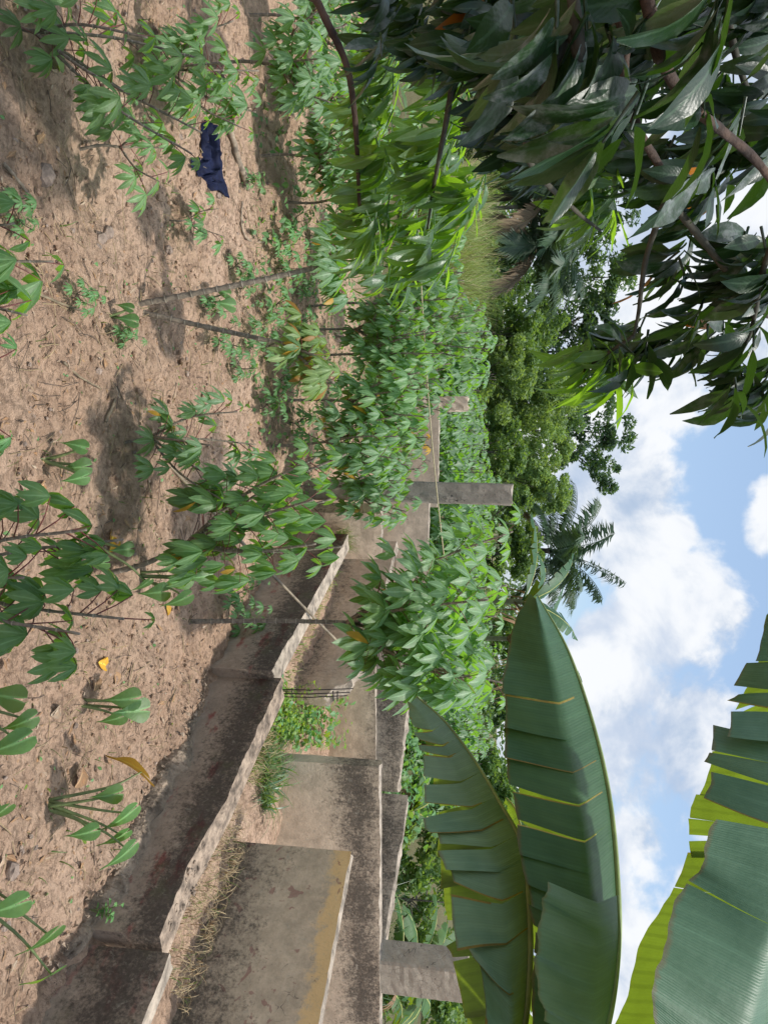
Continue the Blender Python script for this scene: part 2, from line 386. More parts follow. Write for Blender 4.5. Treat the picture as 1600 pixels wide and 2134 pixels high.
# ------------------------------------------------------------------ ground
WY = [1.0, 4.2, 6.3, 9.2, 13.0]; WX = [4.18, 2.55, 1.48, .28, -1.30]
def xw(y): return np.interp(y, WY, WX)
def axis(lo, hi, step, far_lo, far_hi):
    a = list(np.arange(lo, hi, step)); s = step; p = a[-1]
    while p < far_hi: s *= 1.16; p += s; a.append(p)
    s = step; p = a[0]; pre = []
    while p > far_lo: s *= 1.16; p -= s; pre.append(p)
    return np.array(pre[::-1] + a)
GX = axis(-4.6, 3.2, .028, -320, 320); GY = axis(2.2, 8.6, .028, -60, 520)
X, Y = np.meshgrid(GX, GY)
def ground_z(X, Y, fine=True):
    z = .12 * fbm(X * .8, Y * .8, 3) + .10 * fbm(X * 2.2 + 5, Y * 3.4, 3)
    if fine:
        z = z + .042 * fbm(X * 9, Y * 13, 3, 2.2, .6)
        cl = fbm(X * 26 + 3, Y * 26, 2); z = z + .060 * np.clip(cl - .14, 0, 1)
    s = (X - xw(Y)) * .9
    ins = np.clip((s - .02) / .2, 0, 1) * np.clip((14.5 - Y) / 1.5, 0, 1) * np.clip((8.2 - X) / 1.0, 0, 1) * np.clip((Y - 2) / 1.0, 0, 1)
    near = np.exp(-np.abs(s + .10) / .28) * (s < .05) * np.clip((Y - 2) / 1, 0, 1)
    z = z + .28 * ins + .03 * near
    d = np.hypot(X, Y); z = z * np.clip(1.4 - d / 40, .25, 1)
    return z - .02
def GZ(x, y): return float(ground_z(np.array([x]), np.array([y]), False)[0])
Z = ground_z(X, Y)
gm = MB()
ny, nx = X.shape
gm.v = np.stack([X.ravel(), Y.ravel(), Z.ravel()], 1).tolist()
gm.uv = [(0, 0)] * len(gm.v)
ii = np.arange(ny * nx).reshape(ny, nx)
gm.f = np.stack([ii[:-1, :-1].ravel(), ii[:-1, 1:].ravel(), ii[1:, 1:].ravel(), ii[1:, :-1].ravel()], 1).tolist()
gm.m = [0] * len(gm.f)
kind(gm.build('ground', M['soil']), 'structure')
def onground(px, py):
    p = AZ(px, py, 0)
    for _ in range(3): p = AZ(px, py, GZ(p.x, p.y))
    return p

def rock(mb, p, s, rng, m=0, flat=.7):
    n, k = 5, 7; rows = []; ax = [rng.uniform(.7, 1.3) for _ in range(3)]
    sd = [[rng.uniform(.75, 1.2) for _ in range(k)] for _ in range(n + 1)]
    vs = [p + Vector((0, 0, s * flat))]; fs = []
    for i in range(1, n):
        th = PI * i / n
        for j in range(k):
            ph = 2 * PI * j / k; r = s * sd[i][j]
            vs.append(p + Vector((r * ax[0] * math.sin(th) * math.cos(ph), r * ax[1] * math.sin(th) * math.sin(ph), r * flat * math.cos(th))))
    vs.append(p - Vector((0, 0, s * flat)))
    for j in range(k): fs.append((0, 1 + j, 1 + (j + 1) % k))
    for i in range(n - 2):
        for j in range(k): fs.append((1 + i * k + j, 1 + (i + 1) * k + j, 1 + (i + 1) * k + (j + 1) % k, 1 + i * k + (j + 1) % k))
    b = 1 + (n - 2) * k
    for j in range(k): fs.append((len(vs) - 1, b + (j + 1) % k, b + j))
    mb.add(vs, fs, m)
# ------------------------------------------------------------------ walls
def wall(name, label, pts, prof, th, z0, mats, seed=1, rough=.02, step=.05, toprough=.012, group=None, edge=.0):
    """pts: plan polyline of the face one sees; prof(t)->top z with t in 0..1; thickness goes to the left of the direction pts[0]->pts[-1] if th>0"""
    P = [Vector((p[0], p[1], 0)) for p in pts]
    segs = [(P[i + 1] - P[i]).length for i in range(len(P) - 1)]; L = sum(segs)
    n = max(4, int(L / step)); nz = 10
    rows = []; rng = R_(seed)
    mb = MB(); ring = []
    for i in range(n + 1):
        t = i / n; d = t * L; j = 0
        while j < len(segs) - 1 and d > segs[j]: d -= segs[j]; j += 1
        p = P[j].lerp(P[j + 1], d / segs[j]); dr = (P[j + 1] - P[j]).normalized()
        nr = Vector((-dr.y, dr.x, 0)) * (1 if th > 0 else -1); T = abs(th)
        zt = prof(t); a = np.array
        def nn(x, y): return float(fbm(a([x]), a([y]), 4, 2.1, .6)[0])
        s0 = seed * 13.7 + t * L
        r = []
        for k in range(nz + 1):
            z = z0 + (zt - z0) * k / nz
            o = rough * nn(s0 * 1.6, z * 3 + seed) * (1 if k else 0)
            zz = z + (toprough * (1.5 * nn(s0 * 1.7, 3.3) + .9 * nn(s0 * 9, 7.7)) if k == nz else 0)
            oo = edge * abs(nn(s0 * 9, 1.1)) if k == nz else 0
            r.append(p + nr * (o + oo) + Vector((0, 0, zz)))
        for k in range(1, 4):
            q = k / 4
            r.append(p + nr * (T * q) + Vector((0, 0, zt + toprough * (1.6 * nn(s0 * 2.2, q * 5 + seed) + 1.6 * nn(s0 * 9, q * 9 + seed)))))
        for k in range(nz, -1, -1):
            z = z0 + (zt - z0) * k / nz
            r.append(p + nr * (T + rough * nn(s0 * 3 + 50, z * 3)) + Vector((0, 0, z)))
        ring.append(r)
    k = len(ring[0])
    vs = [q for r in ring for q in r]; fs = []; ms = []
    for i in range(n):
        for j in range(k - 1):
            f = (i * k + j, (i + 1) * k + j, (i + 1) * k + j + 1, i * k + j + 1)
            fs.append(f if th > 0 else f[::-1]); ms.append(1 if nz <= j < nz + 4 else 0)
    fs.append(tuple(range(k)) if th > 0 else tuple(range(k))[::-1]); ms.append(0)
    fs.append(tuple(range(n * k, n * k + k))[::-1] if th > 0 else tuple(range(n * k, n * k + k))); ms.append(0)
    mb.add(vs, fs); mb.m = ms
    loc = P[0] + Vector((0, 0, z0))
    o = mb.build(name, mats, loc=loc, smooth=False)
    o['kind'] = 'thing'
    return tag(o, label, 'wall', group)
def interp(*kv):
    xs = [a for a, b in kv]; ys = [b for a, b in kv]
    return lambda t: float(np.interp(t, xs, ys))
def shift(p, d): return (p[0] + d[0], p[1] + d[1])
# long front wall: three lengths, nearest first
near_w = wall('garden_wall', 'dark mould stained low wall with a thin pale top edge, in the bottom corner',
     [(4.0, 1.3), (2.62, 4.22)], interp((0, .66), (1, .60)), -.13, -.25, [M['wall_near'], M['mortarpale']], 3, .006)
mid_w = wall('garden_wall', 'long reddish brown low wall with broken sandy top, running along the bare soil',
     [(2.545, 4.245), (2.2, 4.98), (1.85, 5.68), (1.475, 6.44)], interp((0, .52), (.2, .505), (.45, .56), (.7, .57), (1, .60)), -.22, -.25, [M['wall_front'], M['mortar']], 5, .007, .025, .016)
far_w = wall('garden_wall', 'farther length of low red washed wall, crossed by the leaning bamboo pole',
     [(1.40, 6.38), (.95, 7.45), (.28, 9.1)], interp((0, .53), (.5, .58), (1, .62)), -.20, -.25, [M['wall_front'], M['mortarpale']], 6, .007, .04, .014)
# rough concrete footing at the foot of the middle length (its part)
ft = MB(); rows = []
rr = R_(4)
for i in range(150):
    t = i / 149
    p = Vector((2.62, 4.08, 0)).lerp(Vector((1.70, 5.92, 0)), t); nrm = Vector((-.894, -.447, 0))
    e_ = min(1, 4 * t, 4 * (1 - t)); w = .07 * e_ * (1 + .7 * float(fbm(np.array([t * 14]), np.array([1.0]))[0])); h = .10 * (.25 + .75 * e_) * (1 + .5 * float(fbm(np.array([t * 19]), np.array([5.0]))[0]))
    g = GZ(p.x, p.y); J = lambda q: Vector((rr.uniform(-q, q), rr.uniform(-q, q), rr.uniform(-q, q)))
    rows.append([p + nrm * (w + .05) + Vector((0, 0, g - .1)), p + nrm * (w + .02) + Vector((0, 0, g + h * .45)) + J(.009), p + nrm * w + Vector((0, 0, g + h * .85)) + J(.009),
                 p + nrm * w * .6 + Vector((0, 0, g + h)) + J(.008), p + nrm * w * .25 + Vector((0, 0, g + h)) + J(.007), p - nrm * .03 + Vector((0, 0, g + h + .015))])
ft.grid(rows)
mid_w_loc = mid_w.location.copy()
for i in range(420):
    t = rr.random(); p = Vector((2.70, 3.92, 0)).lerp(Vector((1.50, 6.25, 0)), t) + Vector((-.894, -.447, 0)) * rr.uniform(-.02, .16)
    q = .005 + .022 * rr.random() ** 3; c_ = p + Vector((0, 0, GZ(p.x, p.y) + rr.uniform(.0, .05)))
    vs = [c_ + Vector((rr.uniform(-1, 1) * q, rr.uniform(-1, 1) * q, rr.uniform(-.6, 1) * q)) for _ in range(6)]
    ft.add(vs, [(0, 1, 2), (0, 2, 3), (0, 3, 4), (0, 4, 1), (5, 2, 1), (5, 3, 2), (5, 4, 3), (5, 1, 4)])
ft.build('footing', M['concrete'], mid_w, mid_w_loc, smooth=False)
# rubble crumbs lying on the broken wall head, part of that wall
rb = MB()
for i in range(90):
    t = rr.random() * .5; p = Vector((2.545, 4.245, 0)).lerp(Vector((1.85, 5.68, 0)), t * 2 * .95) + Vector((.894, .447, 0)) * (.03 + .22 * rr.random())
    s = .008 + .022 * rr.random() ** 2
    rock(rb, p + Vector((0, 0, .515)), s, rr)
kind(rb.build('rubble', M['mortar'], mid_w, mid_w_loc, smooth=False), 'stuff')

wall('plaster_wall', 'smooth beige room wall with a yellowed top edge and pink paint flakes',
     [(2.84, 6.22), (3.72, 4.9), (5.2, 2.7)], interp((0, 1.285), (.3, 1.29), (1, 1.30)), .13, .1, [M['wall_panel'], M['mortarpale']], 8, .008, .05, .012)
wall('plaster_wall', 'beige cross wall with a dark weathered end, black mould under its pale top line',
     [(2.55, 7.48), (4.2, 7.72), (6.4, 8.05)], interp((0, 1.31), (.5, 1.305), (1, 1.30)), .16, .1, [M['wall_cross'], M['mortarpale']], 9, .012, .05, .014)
wall('plaster_wall', 'low back wall with one straight pale ledge line, behind the green creeper between the rooms',
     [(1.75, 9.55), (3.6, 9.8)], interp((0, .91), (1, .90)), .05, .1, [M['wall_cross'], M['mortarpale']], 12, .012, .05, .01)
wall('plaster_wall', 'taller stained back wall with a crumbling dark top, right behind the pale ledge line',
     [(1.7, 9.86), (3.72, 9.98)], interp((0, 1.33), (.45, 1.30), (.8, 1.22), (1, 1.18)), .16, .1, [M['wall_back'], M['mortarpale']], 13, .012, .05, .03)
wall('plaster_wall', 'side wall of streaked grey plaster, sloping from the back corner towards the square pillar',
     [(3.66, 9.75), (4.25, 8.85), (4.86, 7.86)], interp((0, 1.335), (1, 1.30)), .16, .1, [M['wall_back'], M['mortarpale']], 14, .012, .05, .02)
wall('plaster_wall', 'broken grey beige inner wall with a jagged crumbled end, behind the black iron rods',
     [(.55, 11.1), (1.4, 9.6), (1.92, 8.65), (2.02, 8.47), (2.1, 8.30), (2.16, 8.18)],
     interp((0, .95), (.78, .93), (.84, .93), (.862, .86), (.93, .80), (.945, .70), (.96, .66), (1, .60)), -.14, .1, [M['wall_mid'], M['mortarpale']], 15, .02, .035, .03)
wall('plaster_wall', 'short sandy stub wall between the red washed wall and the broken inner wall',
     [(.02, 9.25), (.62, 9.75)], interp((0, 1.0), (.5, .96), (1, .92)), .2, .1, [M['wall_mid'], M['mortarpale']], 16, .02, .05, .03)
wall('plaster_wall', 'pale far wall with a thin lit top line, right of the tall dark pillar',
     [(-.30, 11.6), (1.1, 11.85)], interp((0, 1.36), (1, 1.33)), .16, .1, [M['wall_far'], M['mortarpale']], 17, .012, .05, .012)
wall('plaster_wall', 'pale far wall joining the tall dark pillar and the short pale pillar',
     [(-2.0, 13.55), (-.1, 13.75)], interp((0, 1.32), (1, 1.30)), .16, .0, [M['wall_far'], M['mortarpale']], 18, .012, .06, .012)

def pillar(label, base, w, d, z0, z1, mat, rot, chip=.02, lean=0.0):
    mb = MB(); rng = R_(int(w * 1000 + z1 * 100)); n = 26; rows = []
    for i in range(n + 1):
        z = z0 + (z1 - z0) * i / n; r = []
        cs = [(-w / 2, -d / 2), (w / 2, -d / 2), (w / 2, d / 2), (-w / 2, d / 2)]
        for a in range(4):
            p, q = cs[a], cs[(a + 1) % 4]
            for s in (0.06, .3, .5, .7, .94):
                r.append(Vector((p[0] + (q[0] - p[0]) * s + rng.uniform(-1, 1) * chip * .25 + lean * (z - z0), p[1] + (q[1] - p[1]) * s + rng.uniform(-1, 1) * chip * .25, z - z0 + (rng.uniform(-1, .4) * chip if i == n else 0))))
        rows.append(r)
    k = len(rows[0]); fs = []
    for i in range(n):
        for j in range(k): fs.append((i * k + j, i * k + (j + 1) % k, (i + 1) * k + (j + 1) % k, (i + 1) * k + j))
    fs.append(tuple(n * k + j for j in range(k)))
    mb.add([p for r in rows for p in r], fs)
    o = mb.build('pillar', [mat], smooth=False); o.location = (base[0], base[1], z0); o.rotation_euler = (0, 0, rot)
    return tag(o, label, 'pillar')
pt = AY(1068, 1029, 9.5)
pillar('tallest dark grey concrete pillar standing among the cassava, its rough top against the bushes', (pt.x - .03, 9.62), .265, .24, -.1, pt.z, M['pillar_dk'], rad(-24 + 24), .03, .015)
pt = AY(975, 838, 13.5)
pillar('short pale concrete pillar with a chipped top at the far end of the ruin', (pt.x, 13.62), .255, .25, -.1, pt.z, M['pillar_lt'], rad(4), .045, .01)
pt = AY(972, 2068, 7.75)
pillar('wide smooth square grey pillar on the cross wall, under the torn banana leaf', (pt.x - .02, 8.0), .40, .34, 1.0, pt.z, M['pillar_rt'], rad(12), .015, .0)

# ------------------------------------------------------------------ plants: shared builders
def lobe(mb, base, d, nrm, L, W, droop=.25, fold=.25, m=0, n=5, shape=None, uv=False, wave=0.0, ph=0.0):
    """one lance-shaped leaf blade: base point, direction, upper side normal"""
    d = d.normalized(); side = d.cross(nrm).normalized(); nr = side.cross(d).normalized()
    rows = []
    shape = shape or [(0, .10), (.22, .62), (.48, 1.0), (.74, .78), (1, .02)]
    ddir = d.copy(); p = Vector(base); last = 0
    for t, w in shape:
        ds = (t - last) * L; last = t
        p = p + ddir * ds
        ddir = (ddir - nr * droop * (ds / L) * 1.6).normalized() if ds else ddir
        nn_ = side.cross(ddir).normalized()
        hw = W * .5 * w
        wv = wave * math.sin(t * 9 + ph) * W
        rows.append([p - side * hw + nn_ * (hw * fold + wv), p, p + side * hw + nn_ * (hw * fold - wv)])
    mb.grid(rows, m, [(x, t) for t, w in shape for x in (0.0, .5, 1.0)])
def palmate(mb, c, outd, L, W, rng, nl=7, droop=.9, m=0, n5=None, curl=.42):
    """cassava leaf: lobes fan out from the end of the leaf stalk and hang like a half closed umbrella"""
    o = Vector((outd.x, outd.y, 0))
    if o.length < 1e-4: o = Vector((1, 0, 0))
    o.normalize(); sd = Vector((-o.y, o.x, 0))
    span = rad(230 if nl >= 6 else 170)
    tilt = rng.uniform(-.15, .15)
    n5 = n5 or CSH
    for i in range(nl):
        a = (-.5 + i / (nl - 1)) * span + rng.uniform(-.06, .06)
        k = math.cos(a * .5)
        h = o * math.cos(a) + sd * math.sin(a)
        dr = droop * (.82 + .3 * rng.random()) + tilt * math.sin(a)
        d = h * math.cos(dr) - Vector((0, 0, 1)) * math.sin(dr)
        nr = h * math.sin(dr) + Vector((0, 0, 1)) * math.cos(dr)
        ll = L * (.62 + .38 * k) * rng.uniform(.92, 1.08)
        lobe(mb, c, d, nr, ll, W * (.75 + .25 * k), droop=curl * rng.uniform(.5, 1.2), fold=.28, m=m, shape=n5)
CSH = [(0, .08), (.24, .52), (.54, 1.0), (.80, .66), (1, .02)]
LOWSHAPE = [(0, .12), (.5, 1.0), (1, .03)]
def stemtube(mb, pts, r0, r1, n=7, m=0, nodes=True, scar=1):
    N = max(4, int(sum((pts[i + 1] - pts[i]).length for i in range(len(pts) - 1)) / (.028 if nodes else .08)))
    cp = crom(pts, N); rr = []
    for i in range(N):
        t = i / (N - 1); r = r0 + (r1 - r0) * t
        rr.append(r * (1.28 if nodes and i % 2 == 0 and N > 8 else 1.0))
    mb.tube(cp, rr, n, m)
    if nodes and scar is not None and N > 10:
        for i in range(2, N - 2, 3):
            d = (cp[i + 1] - cp[i]).normalized(); mb.tube([cp[i] - d * .003, cp[i] + d * .003], rr[i] * 1.22, n, scar, False)
    return cp
def cassava_meshes(seed, H, lean, R, zlo, nst, nl, L, droop=.95, low=False, sway=.06, top=0.0, pet=.16, lobes=7, fromground=False, r0=.016, leafstart=.08, bend=None, wr=.30):
    """returns (stem MB, foliage MB) in plant coordinates"""
    rng = R_(seed); st = MB(); fo = MB()
    lean = Vector((lean[0], lean[1], 0)); br = []
    fk = lean * (zlo / H) + Vector((rng.uniform(-1, 1) * sway, rng.uniform(-1, 1) * sway, zlo))
    if bend: fk += Vector((bend[0], bend[1], 0))
    if not fromground:
        stemtube(st, [Vector((0, 0, -.06)), fk * .5 + Vector((rng.uniform(-1, 1) * sway * .5, rng.uniform(-1, 1) * sway * .5, 0)), fk], r0, r0 * .8, 6 if low else 8, 0, not low)
    a0 = rng.random() * 6.28
    for b in range(nst):
        a = a0 + b * 2 * PI / nst + rng.uniform(-.3, .3)
        rr_ = R * rng.uniform(.45, .8) * (0 if nst == 1 else 1)
        tip = lean + Vector((math.cos(a) * rr_, math.sin(a) * rr_, H * rng.uniform(.86, 1.0)))
        s = fk if not fromground else Vector((math.cos(a) * .07, math.sin(a) * .07, -.05))
        mid = s.lerp(tip, .5) + Vector((math.cos(a) * .1 * R, math.sin(a) * .1 * R, -.02))
        br.append(stemtube(st, [s, mid, tip], r0 * .75, r0 * .38, 5 if low else 7, 0, not low))
    gi = 0
    for i in range(nl):
        b = br[i % nst]; t = leafstart + (1 - leafstart) * ((i // nst) + rng.random() * .8) / max(1, math.ceil(nl / nst))
        t = min(t, 1.0) ** .85
        p = b[min(len(b) - 1, int(t * (len(b) - 1)))]
        gi += 1; az = gi * 2.399 + rng.uniform(-.35, .35)
        up = .15 + .75 * t + rng.uniform(-.15, .15)
        pl = pet * (1.25 - .55 * t) * rng.uniform(.8, 1.2)
        d = Vector((math.cos(az) * math.cos(up), math.sin(az) * math.cos(up), math.sin(up)))
        e = p + d * pl + Vector((0, 0, -.12 * pl))
        fo.tube([p, p.lerp(e, .5) + Vector((0, 0, .05 * pl)), e], [.0032, .0026, .002], 3 if low else 4, 1, False)
        sz = L * (1.0 - .45 * max(0, t - .8) / .2) * rng.uniform(.66, 1.14)
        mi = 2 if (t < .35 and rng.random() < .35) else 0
        palmate(fo, e, d, sz, sz * (wr if not low else .36), rng, lobes if rng.random() > .3 else lobes - 2, droop * rng.uniform(.55, 1.05), mi, LOWSHAPE if low else None)
    return st, fo
CAS = 'cassava plants growing in the plot'
def cassava(label, base, leaf='cassava', stem='cstem', petmat='petiole', group=CAS, rz=0.0, **k):
    z = GZ(base[0], base[1])
    t = thing('cassava_plant', label, 'plant', (base[0], base[1], z), group)
    t.rotation_euler = (0, 0, rz)
    s, f = cassava_meshes(**k)
    s.build('stem', [M[stem], M['scar']], t); f.build('foliage', [M[leaf], M[petmat], M['cassava_low']], t)
    return t
def BX_(u, y): return ((u - 1067) / F * y, y)
def B(px, py): p = onground(px, py); return (p.x, p.y)

cassava('cassava with the largest leaves and red stalks, cut by the left edge above the cocoyams', (.30, 2.62), seed=11, H=1.06, lean=(.0, .02), R=.42, zlo=.20, nst=5, nl=74, wr=.34, L=.155, droop=1.05, pet=.2, leafstart=.0, r0=.012)
b1 = B(222, 1200)
cassava('tall leaning cassava with big drooping leaves, before the far end of the red washed wall', b1, seed=23, H=1.60, lean=(-.46, .02), R=.54, zlo=.50, nst=6, nl=98, wr=.32, L=.178, droop=1.12, pet=.2, bend=(-.12, 0), r0=.016, leafstart=.02)
cassava('lower dark cassava with small starry leaves, left of the tall leaning one', B(268, 925), leaf='cassava_blue', seed=31, H=.80, lean=(.08, .05), R=.46, zlo=.18, nst=5, nl=48, L=.135, droop=.7, pet=.15, r0=.011)
cassava('cassava with pointed dark leaves on curved branches, in the top left corner', B(30, 45), seed=37, H=.90, lean=(.36, .25), R=.50, zlo=.12, nst=5, nl=44, L=.16, droop=.75, pet=.18, r0=.012)
cassava('bushy cassava cut by the top edge of the photo, above the fallen branch', (-3.02, 4.95), seed=41, H=.78, lean=(.0, .1), R=.50, zlo=.2, nst=5, nl=54, L=.155, droop=.6, pet=.18, r0=.012, leaf='cassava')
cassava('small cassava with a few starry leaves, below the navy cloth', B(165, 315), seed=43, H=.52, lean=(.02, .12), R=.26, zlo=.22, nst=3, nl=15, L=.14, droop=.6, pet=.15, r0=.009)
cassava('cassava with broad leaves and red stalks, at the edge below the two ribbed stems', (-.93, 2.62), seed=47, H=.72, lean=(.0, .02), R=.32, zlo=.15, nst=4, nl=42, wr=.32, L=.18, droop=1.1, pet=.19, r0=.010)
cassava('pale green cassava with narrow leaves at the left edge, between the two broad leaved ones', (-.42, 2.70), leaf='young', seed=53, H=.52, lean=(0, 0), R=.36, zlo=.1, nst=5, nl=44, L=.135, droop=.8, pet=.15, r0=.009)
cassava('seedling cassava alone on the bare soil, left of the first ribbed stem', B(356, 455), leaf='young', seed=59, H=.38, lean=(.05, .1), R=.2, zlo=.12, nst=3, nl=12, L=.11, droop=.6, pet=.12, r0=.007)
v1 = B(290, 636)
cassava('thick ribbed cassava stem leaning left, its top hidden behind the hanging mango leaves', v1, leaf='cassava_blue', stem='cstem', seed=61, H=1.42, lean=(-.34, .3), R=.32, zlo=1.25, nst=4, nl=34, L=.175, droop=.9, pet=.16, r0=.019, bend=(-.02, 0), sway=.02)
v2 = B(300, 648)
cassava('second ribbed cassava stem leaning right from the same spot, topped with yellow speckled leaves', v2, leaf='cassava_yel', stem='cstem', seed=67, H=1.30, lean=(.27, .42), R=.30, zlo=.98, nst=5, nl=52, L=.165, droop=.8, pet=.16, r0=.017, sway=.02)
jb = B(396, 1296)
cassava('tallest cassava, spreading starry leaves on a knobbly stem before the ruined walls', jb, leaf='cassava_blue', seed=71, H=2.62, lean=(-.06, .15), R=.95, zlo=1.30, nst=9, nl=175, wr=.31, L=.25, droop=.62, pet=.26, r0=.018, sway=.02, leafstart=.12)
# middle row on the soil, before the far ruin
mids = [((565, 930), 1.55, .52, .62, 44, .150, 'cassava_blue', 'dark blue green cassava in the middle of the plot, right above the small starry one'),
        ((600, 1010), 1.62, .50, .70, 46, .150, 'cassava_blue', 'cassava at the end of the middle row, its leaves touching the far low wall'),
        ((590, 835), 1.66, .50, .75, 46, .150, 'cassava', 'fresh green cassava of the middle row, below the short pale pillar'),
        ((615, 745), 1.78, .55, .85, 46, .155, 'cassava', 'cassava of the middle row behind the yellow speckled leaves'),
        ((690, 900), 1.45, .55, .6, 40, .150, 'cassava_blue', 'cassava behind the middle row, before the far wall with yellow leaves'),
        ((640, 640), 2.05, .60, 1.05, 48, .165, 'cassava', 'tall cassava behind the tips of the hanging mango leaves, pale dry sprigs below it'),
        ((665, 560), 2.20, .60, 1.1, 48, .165, 'cassava', 'tall bright cassava with red brown branches, seen past the hanging mango leaves'),
        ((625, 690), 1.62, .55, .7, 44, .150, 'cassava', 'cassava crowding round the top of the second ribbed stem, behind its yellow leaves'),
        ((660, 800), 1.95, .60, .85, 46, .150, 'cassava_blue', 'tall cassava right before the short pale pillar, its top leaves above the rope'),
        ((700, 700), 2.25, .60, 1.0, 44, .155, 'cassava', 'tall cassava just above the rope, left of the short pale pillar')]
for i, (b, H, R, zl, nl, L, lf, lab) in enumerate(mids):
    cassava(lab, B(*b), leaf=lf, seed=200 + i * 7, H=H, lean=(.02, 0), R=R, zlo=zl, nst=7, nl=int(nl * 1.8), wr=.30, L=L * 1.36, droop=.9, pet=.2, r0=.015, leafstart=.0)
left = [((430, 138), 1.18, .55, .60, 'blue green cassava on a curved bare stem beside the fallen branch'),
        ((545, 325), 1.15, .55, .55, 'dark cassava behind the upper end of the fallen branch'),
        ((520, 30), 1.30, .60, .55, 'cassava with browning lower leaves at the top edge of the photo, behind the bushy one'),
        ((575, 220), 1.30, .60, .50, 'dark cassava under the mango branch, behind the curved bare stem'),
        ((600, 420), 1.20, .50, .55, 'cassava half hidden by the tips of the hanging mango leaves'),
        ((640, 100), 1.45, .65, .55, 'cassava in the shade under the mango leaves by the top edge'),
        ((660, 330), 1.50, .65, .60, 'cassava mostly covered by the mango leaves, left of the ribbed stems')]
cassava('low cassava with yellow dying leaves against the pale far wall', BX_(905, 12.7), leaf='cassava_dead', seed=811, H=1.35, lean=(.05, 0), R=.35, zlo=.7, nst=3, nl=14, L=.17, droop=.9, pet=.15, r0=.012)
for i, (b, H, R, zl, lab) in enumerate(left):
    cassava(lab, B(*b), leaf='cassava_blue', seed=300 + i * 11, H=H, lean=(.04, .05), R=R, zlo=zl, nst=6, nl=84, L=.175, droop=.7, pet=.18, r0=.014, leafstart=.0)
# far field: copies of four proto plants
protos = []
for i in range(4):
    t = thing('cassava_plant', 'x', 'plant', (0, 0, 0), 'cassava field beyond the ruin')
    s, f = cassava_meshes(seed=500 + i, H=2.15, lean=(.0, .0), R=.75, zlo=.7, nst=6, nl=62, L=.29, droop=.66, low=True, pet=.22, lobes=7, r0=.015)
    s.build('stem', [M['cstem_dk'], M['scar']], t); f.build('foliage', [M['cassava_blue'], M['petiole'], M['cassava_blue']], t)
    protos.append(t)
rng = R_(99); used = [0] * 4; spots = []
for row, y in enumerate((14.6, 15.8, 17.0, 18.4, 20.0, 22.0, 24.5, 27.5)):
    x = -.40 * y + rng.random() * .6
    while x < .42 * y:
        u = 1067 + x / y * F
        if 660 < u < 1760 and not (row > 4 and u < 850 ): spots.append((x, y + rng.uniform(-.35, .35), row, u))
        x += rng.uniform(1.0, 1.5) * (1 + row * .05)
def field_label(u, row):
    side = 'left of the short pale pillar' if u < 820 else 'between the two pillars' if u < 1000 else 'right of the tall dark pillar' if u < 1240 else 'behind the tallest cassava' if u < 1450 else 'behind the torn banana leaf'
    return ('cassava in the front rows of the far field, ' if row < 3 else 'cassava in the hazy rear rows of the far field, ').replace('hazy ', '') + side
for i, (x, y, row, u) in enumerate(spots):
    j = i % 4; hs = rng.uniform(.78, 1.12) * (1.0 + .012 * max(0, y - 18))
    loc = (x, y, GZ(x, y)); lab = field_label(u, row)
    if not used[j]:
        p = protos[j]; p.location = loc; p.rotation_euler = (0, 0, rng.random() * 6.28); p['label'] = lab; used[j] = 1
    else:
        dup(protos[j], loc, rng.random() * 6.28, lab, 'cassava field beyond the ruin', hs)

# small sprouts scattered on the soil: each a little cassava shoot
sp = [(150, 620, .2), (240, 690, .2), (440, 700, .35), (480, 760, .3), (540, 850, .42), (600, 890, .45), (545, 730, .4), (420, 640, .28), (500, 600, .35), (560, 500, .4), (610, 600, .42),
      (600, 470, .35), (480, 560, .3), (505, 380, .28), (590, 690, .45), (540, 640, .4), (620, 780, .45), (465, 1255, .42), (490, 1290, .42), (560, 790, .4), (500, 700, .38), (575, 560, .4), (640, 520, .45), (250, 240, .2), (15, 440, .25)]
sprotos = []
for i in range(3):
    t = thing('cassava_shoot', 'x', 'plant', (0, 0, 0), 'small shoots on the bare soil')
    s, f = cassava_meshes(seed=700 + i, H=.36, lean=(.03, .02), R=.24, zlo=.08, nst=3, nl=15, L=.105, droop=.55, pet=.10, lobes=7, r0=.006)
    s.build('stem', [M['cstem_dk'], M['scar']], t); f.build('foliage', [M['young'], M['petgreen'], M['young']], t); sprotos.append(t)
su = [0] * 3
def shoot_label(px, py):
    a = 'near the crossing ribbed stems' if 560 < py < 780 and px < 520 else 'in the far strip of soil before the middle row' if px >= 520 and py > 560 else 'by the foot of the red washed wall' if py > 1200 else 'on the far soil under the mango leaves' if px > 450 else 'on the bare soil near the left edge'
    return 'small pale green cassava shoot ' + a
for i, (px, py, s) in enumerate(sp):
    q = onground(px, py); j = i % 3; sc_ = s / .42 * rng.uniform(.9, 1.15)
    if not su[j]:
        sprotos[j].location = (q.x, q.y, GZ(q.x, q.y)); sprotos[j].scale = (sc_,) * 3; sprotos[j]['label'] = shoot_label(px, py); su[j] = 1
    else:
        dup(sprotos[j], (q.x, q.y, GZ(q.x, q.y)), rng.random() * 6.28, shoot_label(px, py), 'small shoots on the bare soil', sc_)

